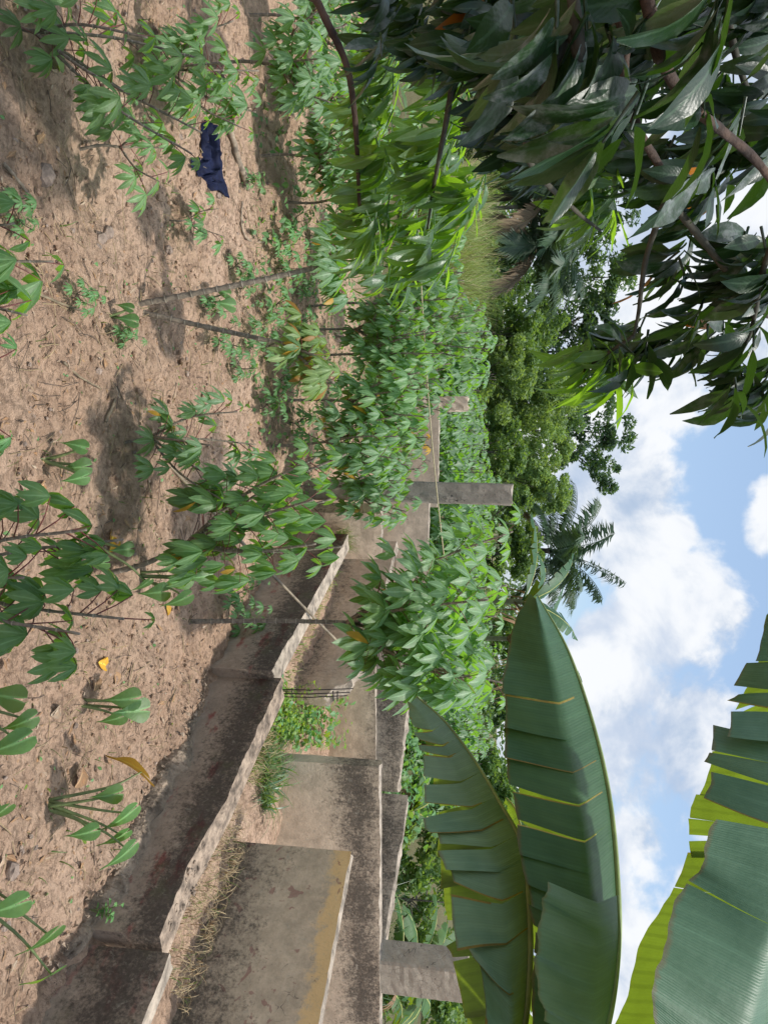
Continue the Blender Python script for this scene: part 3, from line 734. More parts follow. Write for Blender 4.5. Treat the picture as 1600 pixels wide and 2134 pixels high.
# ------------------------------------------------------------------ cocoyams
def arrow_blade(mb, c, d, nr, L, W, rng, m=0, cup=.18):
    """arrowhead leaf with two back lobes, slightly cupped"""
    d = d.normalized(); sd = d.cross(nr).normalized(); nr = sd.cross(d)
    prof = [(-.42, .10, .30), (-.30, .05, .42), (-.12, .02, .50), (.08, 0, .47), (.32, 0, .36), (.58, 0, .22), (.84, 0, .08), (1.12, 0, .008)]
    for s in (-1, 1):
        rows = []
        for (t, i0, w) in prof:
            bendz = -.28 * (max(t, 0) ** 1.6)
            r = []
            for k in range(4):
                q = k / 3; off = (i0 + (w - i0) * q)
                r.append(c + d * (L * t * (1 - .08 * q)) + sd * (s * W * off) + nr * (W * (cup * off * 1.2 - .16 * off * off * 2) + L * bendz))
            rows.append(r)
        mb.grid(rows, m, [(.5 + s * .5 * k / 3, (t + .5) / 1.5) for (t, _a, _b) in prof for k in range(4)], flip=(s < 0))
def cocoyam(label, base, leaves, seed, group='cocoyam plants', dead=()):
    z = GZ(*base); t = thing('cocoyam_plant', label, 'plant', (base[0], base[1], z), group); rng = R_(seed)
    for i, (dx, dy, h, L, pitch) in enumerate(leaves):
        e = Vector((dx, dy, h)); st = MB()
        cp = crom([Vector((rng.uniform(-.02, .02), rng.uniform(-.02, .02), -.03)), e * .55 + Vector((0, 0, h * .12)), e], 12)
        st.tube(cp, [.011 * (1 - .6 * k / 11) for k in range(12)], 6)
        o = Vector((dx * .8 + rng.uniform(-.05, .05), dy - .16, 0)); o = o.normalized() if o.length > 1e-3 else Vector((1, 0, 0))
        d = o * math.cos(pitch) - Vector((0, 0, 1)) * math.sin(pitch); nr = o * math.sin(pitch) + Vector((0, 0, 1)) * math.cos(pitch)
        b = MB(); arrow_blade(b, e, d, nr, L, L * 1.0, rng)
        lf = b.build('leaf', M['yamdead'] if i in dead else M['yamleaf'], t)
        if i in dead: lf['label'] = 'orange yellow dying leaf'
        st.build('stalk', M['petgreen'], lf)
cocoyam('large cocoyam with one orange dying leaf, on the soil by the concrete footing', B(105, 1678), [(.05, .10, .42, .16, .6), (.16, .06, .40, .13, .8), (.22, .02, .46, .15, .5), (-.12, .28, .40, .24, .95), (.10, -.06, .28, .12, .9), (-.05, .1, .33, .12, .8)], 1, dead=(3,))
cocoyam('cocoyam with a long upright stalk and narrow leaves, beside the small weed at the footing', B(165, 1465), [(.05, .10, .34, .16, .5), (-.03, .05, .30, .15, .9), (.08, .02, .24, .12, .9)], 2)
def cocoyam_at(label, base, leaves, seed):
    z = GZ(*base); L = []
    for (px, py, d, l, pitch) in leaves:
        e = AY(px, py, d); L.append((e.x - base[0], e.y - base[1], e.z - z, l, pitch))
    cocoyam(label, base, L, seed)
cocoyam_at('cocoyam with two broad dull leaves at the left edge, above the dying orange leaf', (.86, 3.02), [(40, 1545, 3.02, .16, .8), (30, 1455, 3.1, .13, .7), (60, 1500, 3.08, .11, .6), (5, 1690, 3.0, .12, .8)], 3)
cocoyam_at('cocoyam with wide dark leaves at the left edge, lowest on the soil', (1.62, 3.05), [(35, 1885, 3.0, .14, .8), (105, 1950, 3.1, .15, .7), (108, 2030, 3.1, .14, .9)], 4)
cocoyam('cocoyam with rounded pale leaves below the tall leaning cassava', B(290, 1200), [(.02, .06, .30, .16, .7), (.14, .02, .32, .15, .8), (-.08, .05, .36, .17, .6), (.1, -.03, .18, .14, .9), (0, .1, .44, .13, .6)], 5)
cocoyam('small cocoyam with folded leaves beside the left broad leaved cassava', B(95, 960), [(.03, .05, .2, .11, .8), (.09, .0, .22, .10, .8), (-.08, .02, .2, .1, .9)], 6)
cocoyam('cocoyam with thin grey stalks near the brown dead leaf', B(195, 1130), [(.25, .10, .30, .11, .8), (.04, .05, .20, .10, .8), (.12, -.06, .1, .1, 1.0)], 7)
cocoyam('young cocoyam with two pale leaves between the ribbed stems and the left edge', B(232, 660), [(.02, .03, .13, .10, .8), (-.06, .02, .11, .08, .9)], 8)
cocoyam('young cocoyam with heart shaped leaves beside the second ribbed stem', B(430, 625), [(.04, .03, .24, .13, .6), (-.06, .02, .2, .12, .7)], 9)

# ------------------------------------------------------------------ weeds, vines, grass (stuff) and litter
def blade(mb, p, az, h, w, lean, rng, m=0, n=4, curl=1.2):
    d = Vector((math.cos(az), math.sin(az), 0)); s = Vector((-d.y, d.x, 0)); rows = []; q = Vector(p); ang = PI / 2 - lean
    for i in range(n + 1):
        t = i / n; ww = w * (1 - t ** 1.5) * .5 + .0008
        rows.append([q - s * ww, q + s * ww])
        q = q + (d * math.cos(ang) + Vector((0, 0, 1)) * math.sin(ang)) * (h / n); ang -= curl / n
    mb.grid(rows, m)
def grass_patch(name, label_kind, n, area, hr, wr, mats, seed, curl=(.6, 1.8), lean=(.0, .6), mix=None, zf=None):
    rng = R_(seed); mb = MB()
    for i in range(n):
        x, y = area(rng); z = GZ(x, y) if zf is None else zf(x, y)
        mi = 0 if mix is None else (1 if rng.random() < mix else 0)
        blade(mb, (x, y, z - .01), rng.random() * 6.28, rng.uniform(*hr), rng.uniform(*wr), rng.uniform(*lean), rng, mi, 4, rng.uniform(*curl))
    return kind(mb.build(name, mats), 'stuff')
def quadarea(a, b, c, d):
    a, b, c, d = [Vector(q) for q in (a, b, c, d)]
    def f(r):
        u, v = r.random(), r.random(); p = a.lerp(b, u).lerp(d.lerp(c, u), v); return p.x, p.y
    return f
# grass between the wall and the rooms
grass_patch('grass', '', 900, quadarea((2.15, 5.9), (2.65, 6.9), (2.35, 7.4), (1.75, 6.9)), (.08, .26), (.004, .009), [M['grass'], M['straw']], 5, mix=.55)
grass_patch('grass', '', 420, quadarea((2.3, 6.7), (2.8, 6.75), (2.75, 7.4), (2.4, 7.4)), (.16, .42), (.008, .02), [M['grass'], M['strap']], 6, mix=.4, curl=(1.0, 3.0), lean=(.1, 1.0))
def walltop(x, y): return .54
grass_patch('dry_grass', '', 800, quadarea((2.80, 4.40), (2.15, 5.75), (2.75, 6.1), (3.45, 4.9)), (.06, .20), (.002, .005), [M['straw'], M['grass']], 7, mix=.12, zf=lambda x, y: .40, curl=(1.2, 2.8))
grass_patch('dry_grass', '', 380, quadarea((1.55, 6.75), (.55, 8.95), (.72, 9.0), (1.75, 6.85)), (.05, .14), (.003, .006), [M['straw'], M['vine']], 8, mix=.5, zf=lambda x, y: .52, curl=(1.0, 2.5))
grass_patch('grass', '', 160, quadarea((.25, 9.2), (.5, 9.3), (.5, 9.6), (.2, 9.6)), (.15, .35), (.004, .008), [M['grass'], M['straw']], 9, mix=.3, zf=lambda x, y: .45)
def vine_patch(n, area, zr, s, seed, mats, name='creeper'):
    rng = R_(seed); mb = MB()
    for i in range(n):
        x, y = area(rng); z = GZ(x, y) + rng.uniform(*zr) * rng.random()
        az = rng.random() * 6.28; pt_ = rng.uniform(-.2, .9)
        d = Vector((math.cos(az) * math.cos(pt_), math.sin(az) * math.cos(pt_), -math.sin(pt_)))
        nr = Vector((math.cos(az) * math.sin(pt_), math.sin(az) * math.sin(pt_), math.cos(pt_)))
        L = s * rng.uniform(.6, 1.3)
        lobe(mb, Vector((x, y, z)), d, nr, L, L * .75, .3, .2, 0 if rng.random() < .8 else 1, shape=[(0, .15), (.25, .9), (.5, 1), (.8, .5), (1, .03)])
    return kind(mb.build(name, mats), 'stuff')
vine_patch(1500, quadarea((1.75, 6.7), (2.45, 7.55), (2.35, 8.3), (1.5, 7.3)), (.02, .26), .055, 21, [M['vine'], M['young']])
vine_patch(500, quadarea((2.0, 8.2), (2.6, 8.0), (3.0, 9.4), (2.1, 9.4)), (.05, .45), .075, 22, [M['young'], M['vine']])
# strappy leaves behind the side wall
grass_patch('strap_grass', '', 2300, quadarea((4.2, 9.6), (5.4, 8.5), (8.6, 10.2), (4.6, 13.0)), (.5, 1.25), (.012, .03), [M['strap'], M['grass']], 11, (.9, 2.6), (.0, .7), .35)
vine_patch(2600, quadarea((3.0, 10.3), (4.6, 10.4), (5.2, 13.2), (2.2, 13.2)), (.6, 1.45), .11, 23, [M['young'], M['bush1']], 'creeper')
# tall yellow grass in the back, left
def garea(r):
    y = r.uniform(17, 25); u = r.uniform(380, 640); return (u - 1067) / F * y, y
grass_patch('tall_grass', '', 5200, garea, (1.3, 2.7), (.014, .035), [M['grassy'], M['straw']], 12, (.3, 1.4), (.0, .45), .12)
# low weeds over the soil
def soilarea(r):
    while True:
        x = r.uniform(-5, 2.4); y = r.uniform(2.4, 11.5)
        if x < xw(y) - .2 and float(fbm(np.array([x * .9]), np.array([y * .9]), 3)[0]) > -.12 - .03 * (y - 6): return x, y
grass_patch('weeds', '', 1500, soilarea, (.03, .13), (.003, .008), [M['grass'], M['straw']], 13, mix=.45)
vine_patch(900, soilarea, (.0, .05), .028, 24, [M['young'], M['vine']], 'weeds')
def farsoil(r):
    y = r.uniform(7.2, 12.5); x = r.uniform(-6.5, float(xw(y)) - .25); return x, y
vine_patch(2200, farsoil, (.02, .32), .07, 25, [M['young'], M['cassava']], 'weeds')
# dry litter: chips, leaf scraps, twigs - nobody could count them
lit = MB(); rng = R_(77)
for i in range(12000):
    x, y = (rng.uniform(-4.8, 3.4), 2.2 + 9.5 * rng.random() ** 1.4)
    if x > xw(y) - .12: continue
    z = float(ground_z(np.array([x]), np.array([y]))[0]) + .004; az = rng.random() * 6.28
    if rng.random() < .74:
        L = rng.uniform(.012, .045) if rng.random() < .9 else rng.uniform(.05, .095); d = Vector((math.cos(az), math.sin(az), rng.uniform(-.2, .35)))
        lobe(lit, Vector((x, y, z)), d, Vector((rng.uniform(-.5, .5), rng.uniform(-.5, .5), 1)), L, L * rng.uniform(.2, .5), rng.uniform(-.5, .5), rng.uniform(-.4, .6), rng.choice([0, 0, 1]), shape=LOWSHAPE)
    else:
        L = rng.uniform(.04, .22) * (1 if rng.random() < .8 else 1.8); d = Vector((math.cos(az), math.sin(az), 0))
        p0 = Vector((x, y, z + .002)); p1 = p0 + d * L + Vector((0, 0, rng.uniform(-.004, .02)))
        lit.tube([p0, p0.lerp(p1, .5) + Vector((rng.uniform(-.1, .1) * L, rng.uniform(-.1, .1) * L, .004)), p1], rng.uniform(.0012, .0032), 4, rng.choice([2, 2, 3]), False)
kind(lit.build('leaf_litter', [M['dry'], M['drypale'], M['straw'], M['stickdk']]), 'stuff')
# pebbles and clods
cl = MB()
for i in range(10500):
    x, y = rng.uniform(-4.8, 3.2), 2.2 + 7.5 * rng.random() ** 1.3
    if x > xw(y) - .1: continue
    rock(cl, Vector((x, y, GZ(x, y) + .004)), .0035 + .010 * rng.random() ** 2 + .016 * rng.random() ** 8, rng, 0 if rng.random() < .85 else 1)
kind(cl.build('clods', [M['soil'], M['stone']], smooth=False), 'stuff')
# single stones
for (px, py, s, lab) in [(85, 365, .075, 'rounded brown stone half sunk in the soil below the small cassava'), (205, 497, .05, 'flat pink stone, lower of the pair on the soil'),
                         (222, 485, .04, 'pale stone, upper of the pair on the soil'), (372, 285, .035, 'small reddish stone beside the navy cloth'),
                         (452, 405, .04, 'white stone just right of the navy cloth'), (20, 1815, .05, 'grey stone on the soil at the left edge near the lowest cocoyam'), (350, 520, .035, 'small pale stone near the seedling cassava')]:
    q = onground(px, py); mb = MB(); rg = R_(int(px * 7 + py)); rock(mb, Vector((0, 0, s * .3)), s, rg)
    o = mb.build('stone', M['stone'], smooth=False); o.location = (q.x, q.y, GZ(q.x, q.y)); tag(o, lab, 'stone')
# sticks
def stick(label, pix, r, mat='stick', name='stick', lift=.02, nodes=False):
    pts = []
    for (px, py) in pix:
        q = onground(px, py); pts.append(Vector((q.x, q.y, GZ(q.x, q.y) + lift)))
    mb = MB(); cp = crom(pts, 24); rg = R_(int(pix[0][0]))
    mb.tube([c + Vector((0, 0, rg.uniform(-.3, .3) * r)) for c in cp], [r * (1 - .35 * i / 23) * rg.uniform(.9, 1.12) for i in range(24)], 8)
    o = mb.build(name, M[mat], loc=pts[0]); return tag(o, label, 'stick')
stick('thick bent fallen branch lying on the soil above the navy cloth', [(512, 392), (495, 345), (470, 265), (452, 200), (448, 140)], .032, 'stick', 'fallen_branch', .03)
stick('shorter dark fallen branch beside the thick bent one', [(470, 205), (458, 150), (462, 110)], .022, 'stickdk', 'fallen_branch', .02)
stick('pale crooked stick on the soil above the seedling cassava', [(500, 420), (500, 470), (515, 500), (548, 505)], .012)
stick('thin straight stick at the left edge beside the brown stone', [(0, 340), (25, 370), (50, 402)], .011)
stick('long thin stick on the soil right of the crossing stems', [(60, 608), (120, 632), (188, 655)], .009, 'pole')
stick('short pale stick lying beside a dark clod, left of the dark starry cassava', [(215, 878), (228, 850), (236, 832)], .012, 'pole')
stick('thin dry stalk lying left of the pale green narrow leaved cassava', [(128, 755), (160, 785), (205, 810)], .008, 'pole')
# the leaning pole and the iron rods
p1 = AY(768, 1403, 8.6); p0 = AY(545, 1170, 6.5); p0 = p0 + (p0 - p1) * (p0.z / (p1.z - p0.z))
mb = MB(); cp = crom([p0, p0.lerp(p1, .5) + Vector((0, 0, -.015)), p1], 40); rg = R_(5)
mb.tube(cp, [(.0135 if i % 6 else .016) for i in range(40)], 9)
tag(mb.build('bamboo_pole', M['pole'], loc=p0), 'long thin bamboo pole leaning across the low wall onto the broken inner wall', 'pole')
rt = thing('rebar_cage', 'black rusty iron rods tied together, sticking up out of the low wall', 'rebar', (1.62, 6.62, .5))
for i, (dx, dy) in enumerate([(0, 0), (.035, .0), (.07, .02)]):
    mb = MB(); mb.tube([(dx, dy, 0), (dx - .01, dy, .3), (dx - .04, dy + .02, .70 - .03 * i)], .005, 6); mb.build('rod', M['iron'], rt)
for z in (.14, .52, .56):
    mb = MB(); mb.tube([(-.012, -.012, z), (.075, -.01, z), (.08, .03, z), (-.012, .012, z), (-.012, -.012, z)], .003, 5); mb.build('tie', M['iron'], rt)
vt = thing('vine', 'yellow green vine with small heart leaves climbing the black iron rods', 'vine', (1.75, 6.7, .5))
mb = MB(); lv = MB(); rg = R_(8)
for s in range(5):
    a = Vector((rg.uniform(-.1, .25), rg.uniform(-.05, .2), 0)); e = a + Vector((rg.uniform(-.15, .15), rg.uniform(-.1, .1), rg.uniform(.25, .55)))
    cp = crom([a, a.lerp(e, .5) + Vector((rg.uniform(-.06, .06), 0, .02)), e], 10); mb.tube(cp, .0025, 4)
    for c in cp[1:]:
        az = rg.random() * 6.28; d = Vector((math.cos(az), math.sin(az), -.5)); L = rg.uniform(.03, .05)
        lobe(lv, c, d, Vector((0, 0, 1)), L, L * .95, .3, .2, shape=[(0, .4), (.25, 1), (.55, .8), (1, .03)])
mb.build('stem', M['petgreen'], vt); lv.build('foliage', M['vine'], vt)
# rope
ra = AY(872, 480, 8.9); rb_ = AY(946, 1330, 9.2)
mb = MB(); mb.tube([ra.lerp(rb_, i / 40) - Vector((0, 0, .12 * math.sin(PI * i / 40) * .5)) for i in range(41)], .008, 6)
tag(mb.build('rope', M['rope'], loc=ra), 'straight pale rope strung across in front of the pillars', 'rope')
# navy cloth
c0 = onground(432, 325); mb = MB(); rows = []; n, m_ = 46, 34
rg = R_(3)
spine = crom([(-.235, -.04, 0), (-.10, .02, 0), (.0, .0, 0), (.10, .035, 0), (.20, -.03, 0), (.255, -.07, 0)], n)
wid = np.interp(np.linspace(0, 1, n), [0, .15, .4, .62, .8, 1], [.05, .10, .11, .17, .15, .12])
for i in range(n):
    r = []
    for j in range(m_):
        v = j / (m_ - 1) * 2 - 1; p = spine[i]; w = wid[i] * (1 + .25 * float(vnoise(np.array([i * .35 + (5 if v > 0 else 0)]), np.array([2.2]))[0]))
        w = w * (1 + (.75 * math.exp(-((i / n - .58) / .12) ** 2) if v > 0 else -.35 * math.exp(-((i / n - .5) / .16) ** 2))); y = p.y + v * w * 1.25; x = p.x + .02 * math.sin(j * .7)
        z = .014 + .11 * (1 - v * v) * abs(float(fbm(np.array([i * .09]), np.array([j * .33]), 2)[0]) + .5) + .06 * float(fbm(np.array([i * .16 + 9]), np.array([j * .42]), 3)[0])
        if i in (0, n - 1) or j in (0, m_ - 1): z = .004
        r.append(Vector((x, y * 1.35, max(z, .004))))
    rows.append(r)
mb.grid(rows, 0, flip=False)
o = mb.build('cloth', M['cloth']); o.location = (c0.x, c0.y, GZ(c0.x, c0.y)); o.rotation_euler = (0, 0, rad(-6))
tag(o, 'crumpled navy blue cloth lying on the bare soil', 'cloth')
# dead leaves lying about
def deadleaf(label, px, py, L, mat, az, tilt=.3):
    q = onground(px, py); mb = MB(); rg = R_(int(px + py))
    d = Vector((math.cos(az), math.sin(az), .15)); nr = Vector((-.3 * math.cos(az), -.3, 1))
    lobe(mb, Vector((0, 0, .02)), d, nr, L, L * .62, .55, .5, wave=.06, shape=[(0, .2), (.15, .7), (.35, 1), (.6, .85), (.85, .45), (1, .04)])
    o = mb.build('dead_leaf', M[mat]); o.location = (q.x, q.y, GZ(q.x, q.y)); tag(o, label, 'leaf')
deadleaf('large curled orange brown dead leaf on the soil, right of the broad cassava', 240, 1150, .17, 'yamdead', 2.8)
deadleaf('small orange dead leaf on the soil below the rounded cocoyam', 342, 1262, .10, 'yamdead', .5)
deadleaf('pale yellow dead leaf at the tip of the large leaved cassava', 200, 1380, .14, 'yamdead', 1.2)
deadleaf('dark brown dead leaf beside the pale yellow one', 235, 1400, .10, 'dry', .2)
deadleaf('brown dead leaf on the soil near the small folded cocoyam', 75, 1015, .08, 'dry', 1.9)
deadleaf('yellowing leaf on the soil in the top left corner', 95, 92, .18, 'cassava_yel', 1.0)
deadleaf('dry curled leaf at the foot of the large cocoyam', 150, 1640, .16, 'dry', 2.2)
deadleaf('dry grey leaf on the soil left of the upright narrow cocoyam', 100, 1490, .12, 'drypale', 1.7)
deadleaf('dry curled leaf by the foot of the upright narrow cocoyam', 190, 1440, .12, 'dry', 2.9)
# small weed growing on the wall face
wt = thing('wall_weed', 'small green weed growing at the foot of the dark stained wall', 'plant', tuple(onground(180, 1895) + Vector((0, 0, .02))))
mb = MB(); lv = MB(); rg = R_(12)
for s in range(4):
    e = Vector((rg.uniform(-.05, .06), rg.uniform(-.05, .02), rg.uniform(.10, .2))); cp = crom([(0, 0, 0), e * .5 + Vector((.01, 0, .01)), e], 8); mb.tube(cp, .003, 5)
    for c in cp[2:]:
        az = rg.random() * 6.28; lobe(lv, c, Vector((math.cos(az), math.sin(az), .2)), Vector((0, 0, 1)), .045, .026, .4, .2)
mb.build('stem', M['petgreen'], wt); lv.build('foliage', M['young'], wt)

# ------------------------------------------------------------------ banana plants
def half_blade(mb, mid, edge, splits, rng, bulge=.03, nv=9, m=0, gap=.35, jit=.03, view=Vector((0, -1, 0)), flip=False, per=16, rim=0.0):
    """one half of a banana blade between midrib curve and outer edge curve, torn into lobes at the splits"""
    N = 400; cm = crom(mid, N); ce = crom(edge, N)
    def S(c, u): 
        x = min(max(u, 0), 1) * (N - 1); i = min(int(x), N - 2); return c[i].lerp(c[i + 1], x - i)
    ss = [0.0] + list(splits) + [1.0]
    for a, b in zip(ss[:-1], ss[1:]):
        n = max(4, int((b - a) * per * 6)); off = rng.uniform(-1, 1) * jit; rimw = rng.uniform(.5, 1.5); ga = gap * .012 * rng.uniform(.2, 1.6); tw = rng.uniform(-1, 1) * jit * .8
        rows = []; uvs = []
        for i in range(n + 1):
            t = i / n; r = []
            dt_ = min(.2 / n * 2, .0028 / (b - a) * rimw)
            if i == 1: t = dt_
            if i == n - 1: t = 1 - dt_
            for j in range(nv + 1):
                v = j / nv
                u = a + (b - a) * t
                sh = (ga if t < .5 else -ga) * abs(2 * t - 1) * v ** 1.5
                if a == 0 and t < .5: sh = 0
                pm = S(cm, u); pe = S(ce, u + sh)
                p = pm.lerp(pe, v)
                out = view * (bulge * fold_(v) + (off + tw * (t - .5) * 2) * v ** 1.6)
                edgew = .002 * math.sin(u * 130) * v * v + .007 * math.sin(u * 37 + off * 90) * v * v
                ripple = .0015 * math.sin(u * 90 + v * 3) + .010 * math.sin(u * 23 + 2 * v + off * 50) + .006 * math.sin(u * 41 + 5 * v)
                r.append(p + out + view * ripple * v + (pe - pm).normalized() * edgew)
                uvs.append((u, v))
            rows.append(r)
        nf0 = len(mb.f); mb.grid(rows, m, uvs, flip)
        if rim > 0:
            for i in (0, n - 1):
                if rng.random() < rim:
                    st0 = rng.randint(0, nv // 2)
                    for j in range(st0, nv): mb.m[nf0 + i * nv + j] = 2
            for i in range(1, n - 1):
                if rng.random() < rim * .03: mb.m[nf0 + i * nv + nv - 1] = 2
def fold_(v):
    a = .36
    q = v / a if v < a else 1 - .75 * (v - a) / (1 - a)
    return q * .75 + .25 * q * q * (3 - 2 * q)
def banana_leaf(parent, ploc, label, mid, edges, mat, seed, ribm='rib', rr=.016, **k):
    rng = R_(seed); lf = MB()
    for (e, sp_, kw) in edges: half_blade(lf, mid, e, sp_, rng, **{**k, **kw, 'm': 1 if kw.get('flip') else 0})
    o = lf.build('leaf', [M[mat], M['ban_back'], M['ban_rim']], parent, ploc, uv=True)
    if label: o['label'] = label
    rb = MB(); cp = crom(mid, 60); rb.tube([c for c in cp], [rr * (.25 + .75 * i / 59) for i in range(60)], 8)
    rb.build('midrib', M[ribm], o, ploc)
    return o
bp = Vector((2.35, 1.75, GZ(2.35, 1.75)))
ban = thing('banana_plant', 'near banana plant with huge torn leaves reaching in from the bottom edge', 'plant', tuple(bp), 'banana plants')
rg = R_(31)
ps = MB(); ps.tube(crom([bp + Vector((0, 0, -.1)), bp + Vector((.0, 0, 1.0)), bp + Vector((-.02, .0, 2.3))], 20), [.13 - .003 * i for i in range(20)], 12)
ps.build('pseudostem', M['pstem'], ban, bp)
def PX(l): return [AY(a, b, d) for a, b, d in l]
def ran_splits(seed, n, lo=.04, hi=.96):
    r = R_(seed); s = sorted(lo + (hi - lo) * (i + r.uniform(.15, .85)) / n for i in range(n)); return s
# upper of the two crossing leaves
mid2 = PX([(1118, 1240, 3.00), (1180, 1350, 2.85), (1232, 1500, 2.65), (1268, 1660, 2.48), (1285, 1850, 2.30), (1282, 2010, 2.15), (1248, 2180, 2.0), (1150, 2400, 1.9)])
e2 = PX([(1102, 1236, 2.98), (1057, 1345, 2.72), (1050, 1492, 2.48), (1066, 1648, 2.28), (1098, 1836, 2.12), (1112, 1995, 1.98), (1095, 2165, 1.86), (1050, 2390, 1.8)])
e2b = PX([(1112, 1262, 3.02), (1085, 1330, 3.10), (1078, 1440, 3.0), (1078, 1560, 2.9), (1080, 1700, 2.78), (1086, 1850, 2.62), (1090, 2000, 2.48), (1070, 2180, 2.3)])
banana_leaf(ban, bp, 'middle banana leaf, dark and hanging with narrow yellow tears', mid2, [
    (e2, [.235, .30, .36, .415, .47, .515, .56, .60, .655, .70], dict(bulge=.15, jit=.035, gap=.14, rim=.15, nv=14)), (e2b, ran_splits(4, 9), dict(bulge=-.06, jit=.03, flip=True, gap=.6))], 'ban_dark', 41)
# bluish flap over it, a lobe of the same leaf turned to the light
e2c = PX([(1140, 1842, 1.80), (1124, 1930, 1.70), (1116, 2040, 1.62), (1136, 2134, 1.56), (1130, 2220, 1.5)])
m2c = PX([(1286, 1866, 2.18), (1289, 1950, 2.10), (1282, 2040, 2.0), (1264, 2134, 1.92), (1235, 2220, 1.85)])
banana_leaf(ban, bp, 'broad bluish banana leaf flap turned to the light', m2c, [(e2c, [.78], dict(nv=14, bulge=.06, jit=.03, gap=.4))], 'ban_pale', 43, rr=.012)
# lower leaf
mid1 = PX([(868, 1452, 2.95), (925, 1502, 2.80), (985, 1580, 2.66), (1040, 1672, 2.50), (1088, 1765, 2.36), (1100, 1880, 2.2), (1102, 2010, 2.06), (1080, 2180, 1.95), (1000, 2350, 1.9)])
e1 = PX([(846, 1460, 2.93), (862, 1520, 2.66), (879, 1598, 2.46), (893, 1684, 2.28), (922, 1770, 2.12), (946, 1884, 1.96), (974, 2010, 1.84), (1012, 2150, 1.74), (960, 2330, 1.70)])
e1b = PX([(862, 1460, 2.98), (884, 1520, 2.98), (900, 1598, 2.90), (912, 1684, 2.80), (916, 1770, 2.68), (924, 1884, 2.54), (944, 2010, 2.42), (972, 2150, 2.3), (930, 2330, 2.2)])
banana_leaf(ban, bp, 'lowest banana leaf, torn into strips with browned yellow edges', mid1, [
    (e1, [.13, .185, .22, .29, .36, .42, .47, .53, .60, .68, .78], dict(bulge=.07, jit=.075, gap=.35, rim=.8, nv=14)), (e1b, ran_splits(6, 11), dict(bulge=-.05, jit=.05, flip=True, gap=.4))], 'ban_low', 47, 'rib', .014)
# top leaf in the corner
mid3 = PX([(1640, 1255, 2.35), (1655, 1400, 2.24), (1672, 1560, 2.10), (1680, 1720, 1.96), (1672, 1880, 1.84), (1640, 2040, 1.74), (1575, 2200, 1.68), (1480, 2380, 1.65)])
e3 = PX([(1600, 1275, 2.32), (1540, 1420, 2.14), (1488, 1550, 1.98), (1468, 1680, 1.84), (1438, 1810, 1.72), (1375, 1925, 1.60), (1350, 2060, 1.52), (1360, 2200, 1.5)])
e3b = PX([(1602, 1280, 2.40), (1560, 1430, 2.42), (1500, 1560, 2.40), (1452, 1690, 2.34), (1420, 1830, 2.24), (1345, 1960, 2.12), (1285, 2130, 2.0), (1250, 2300, 1.95)])
banana_leaf(ban, bp, 'top banana leaf against the sky, wide smooth bluish blade with a torn tip', mid3, [
    (e3, [.10, .16, .20, .255, .30, .345, .42, .60], dict(bulge=.09, jit=.05, gap=.4, rim=.2, nv=14)), (e3b, [.12, .2, .3, .40, .46, .49, .52, .60], dict(bulge=-.05, jit=.03, flip=True, gap=.3, rim=.1))], 'ban_front', 53, 'rib', .015)
# young leaf pointing up between, pale green
mid4 = PX([(1055, 1662, 3.4), (1075, 1690, 3.3), (1090, 1760, 3.1), (1085, 1900, 2.9), (1060, 2180, 2.6)])
e4 = PX([(1050, 1664, 3.4), (1056, 1700, 3.32), (1060, 1770, 3.16), (1050, 1900, 3.0), (1010, 2180, 2.7)])
banana_leaf(ban, bp, 'narrow yellow green leaf showing between the two crossing leaves', mid4, [(e4, [.3, .6], dict(bulge=.02, jit=.02))], 'ban_far', 57, 'ribyellow', .008)

def simple_banana(label, base, H, leaves, seed, mat='ban_far', group='banana plants', dead=2):
    z = GZ(*base); bl = Vector((base[0], base[1], z)); t = thing('banana_plant', label, 'plant', tuple(bl), group); rng = R_(seed)
    ps = MB(); ps.tube(crom([(0, 0, -.1), (.02, 0, H * .5), (0, .02, H)], 12), [.10 - .004 * i for i in range(12)], 10); ps.build('pseudostem', M['pstem'], t)
    for i, (az, el, L, W, sag) in enumerate(leaves):
        d = Vector((math.cos(az), math.sin(az), 0)); s = Vector((-d.y, d.x, 0)); mid = []; q = Vector((0, 0, H * .92)); a = el
        for k in range(7):
            mid.append(q.copy()); q = q + (d * math.cos(a) + Vector((0, 0, 1)) * math.sin(a)) * (L / 6); a -= sag / 6
        mid = mid[::-1]
        wp = [.06, .62, .95, 1.0, .85, .45, .05]
        lf = MB()
        for sg in (-1, 1):
            e = [mid[k] + s * (sg * W * wp[k]) - Vector((0, 0, 1)) * (W * wp[k] * .45) for k in range(7)]
            half_blade(lf, mid, e, ran_splits(seed * 10 + i * 2 + sg, 6, .05, .7), rng, bulge=.02, jit=.04, gap=1.0, nv=4, per=5, view=Vector((0, 0, 1)), flip=(sg > 0))
        o = lf.build('leaf', [M[mat]], t, uv=True)
        rb = MB(); rb.tube(mid, [.004 + .0025 * k for k in range(7)], 6); rb.build('midrib', M['ribyellow'], o)
    for i in range(dead):
        mb = MB(); az = rng.random() * 6.28
        for k in range(5):
            blade(mb, (0, 0, H * .85), az + rng.uniform(-.4, .4), H * .75, .10, .9, rng, 0, 6, 2.2)
        o = mb.build('dead_leaf', M['dry'], t); o['label'] = 'brown dry hanging leaf'
pb = AZ(850, 2050, .3)
simple_banana('small green banana plant behind the square pillar, leaves fanning out over the side wall', (6.95, 11.2), .75, [(2.6, 1.0, 1.5, .20, 1.5), (3.4, .75, 1.5, .21, 1.6), (1.9, 1.1, 1.5, .2, 1.4), (3.0, .3, 1.35, .19, .9), (2.3, 1.3, 1.5, .2, 1.2), (4.3, .9, 1.3, .2, 1.7), (0.6, 1.0, 1.3, .2, 1.5)], 3)
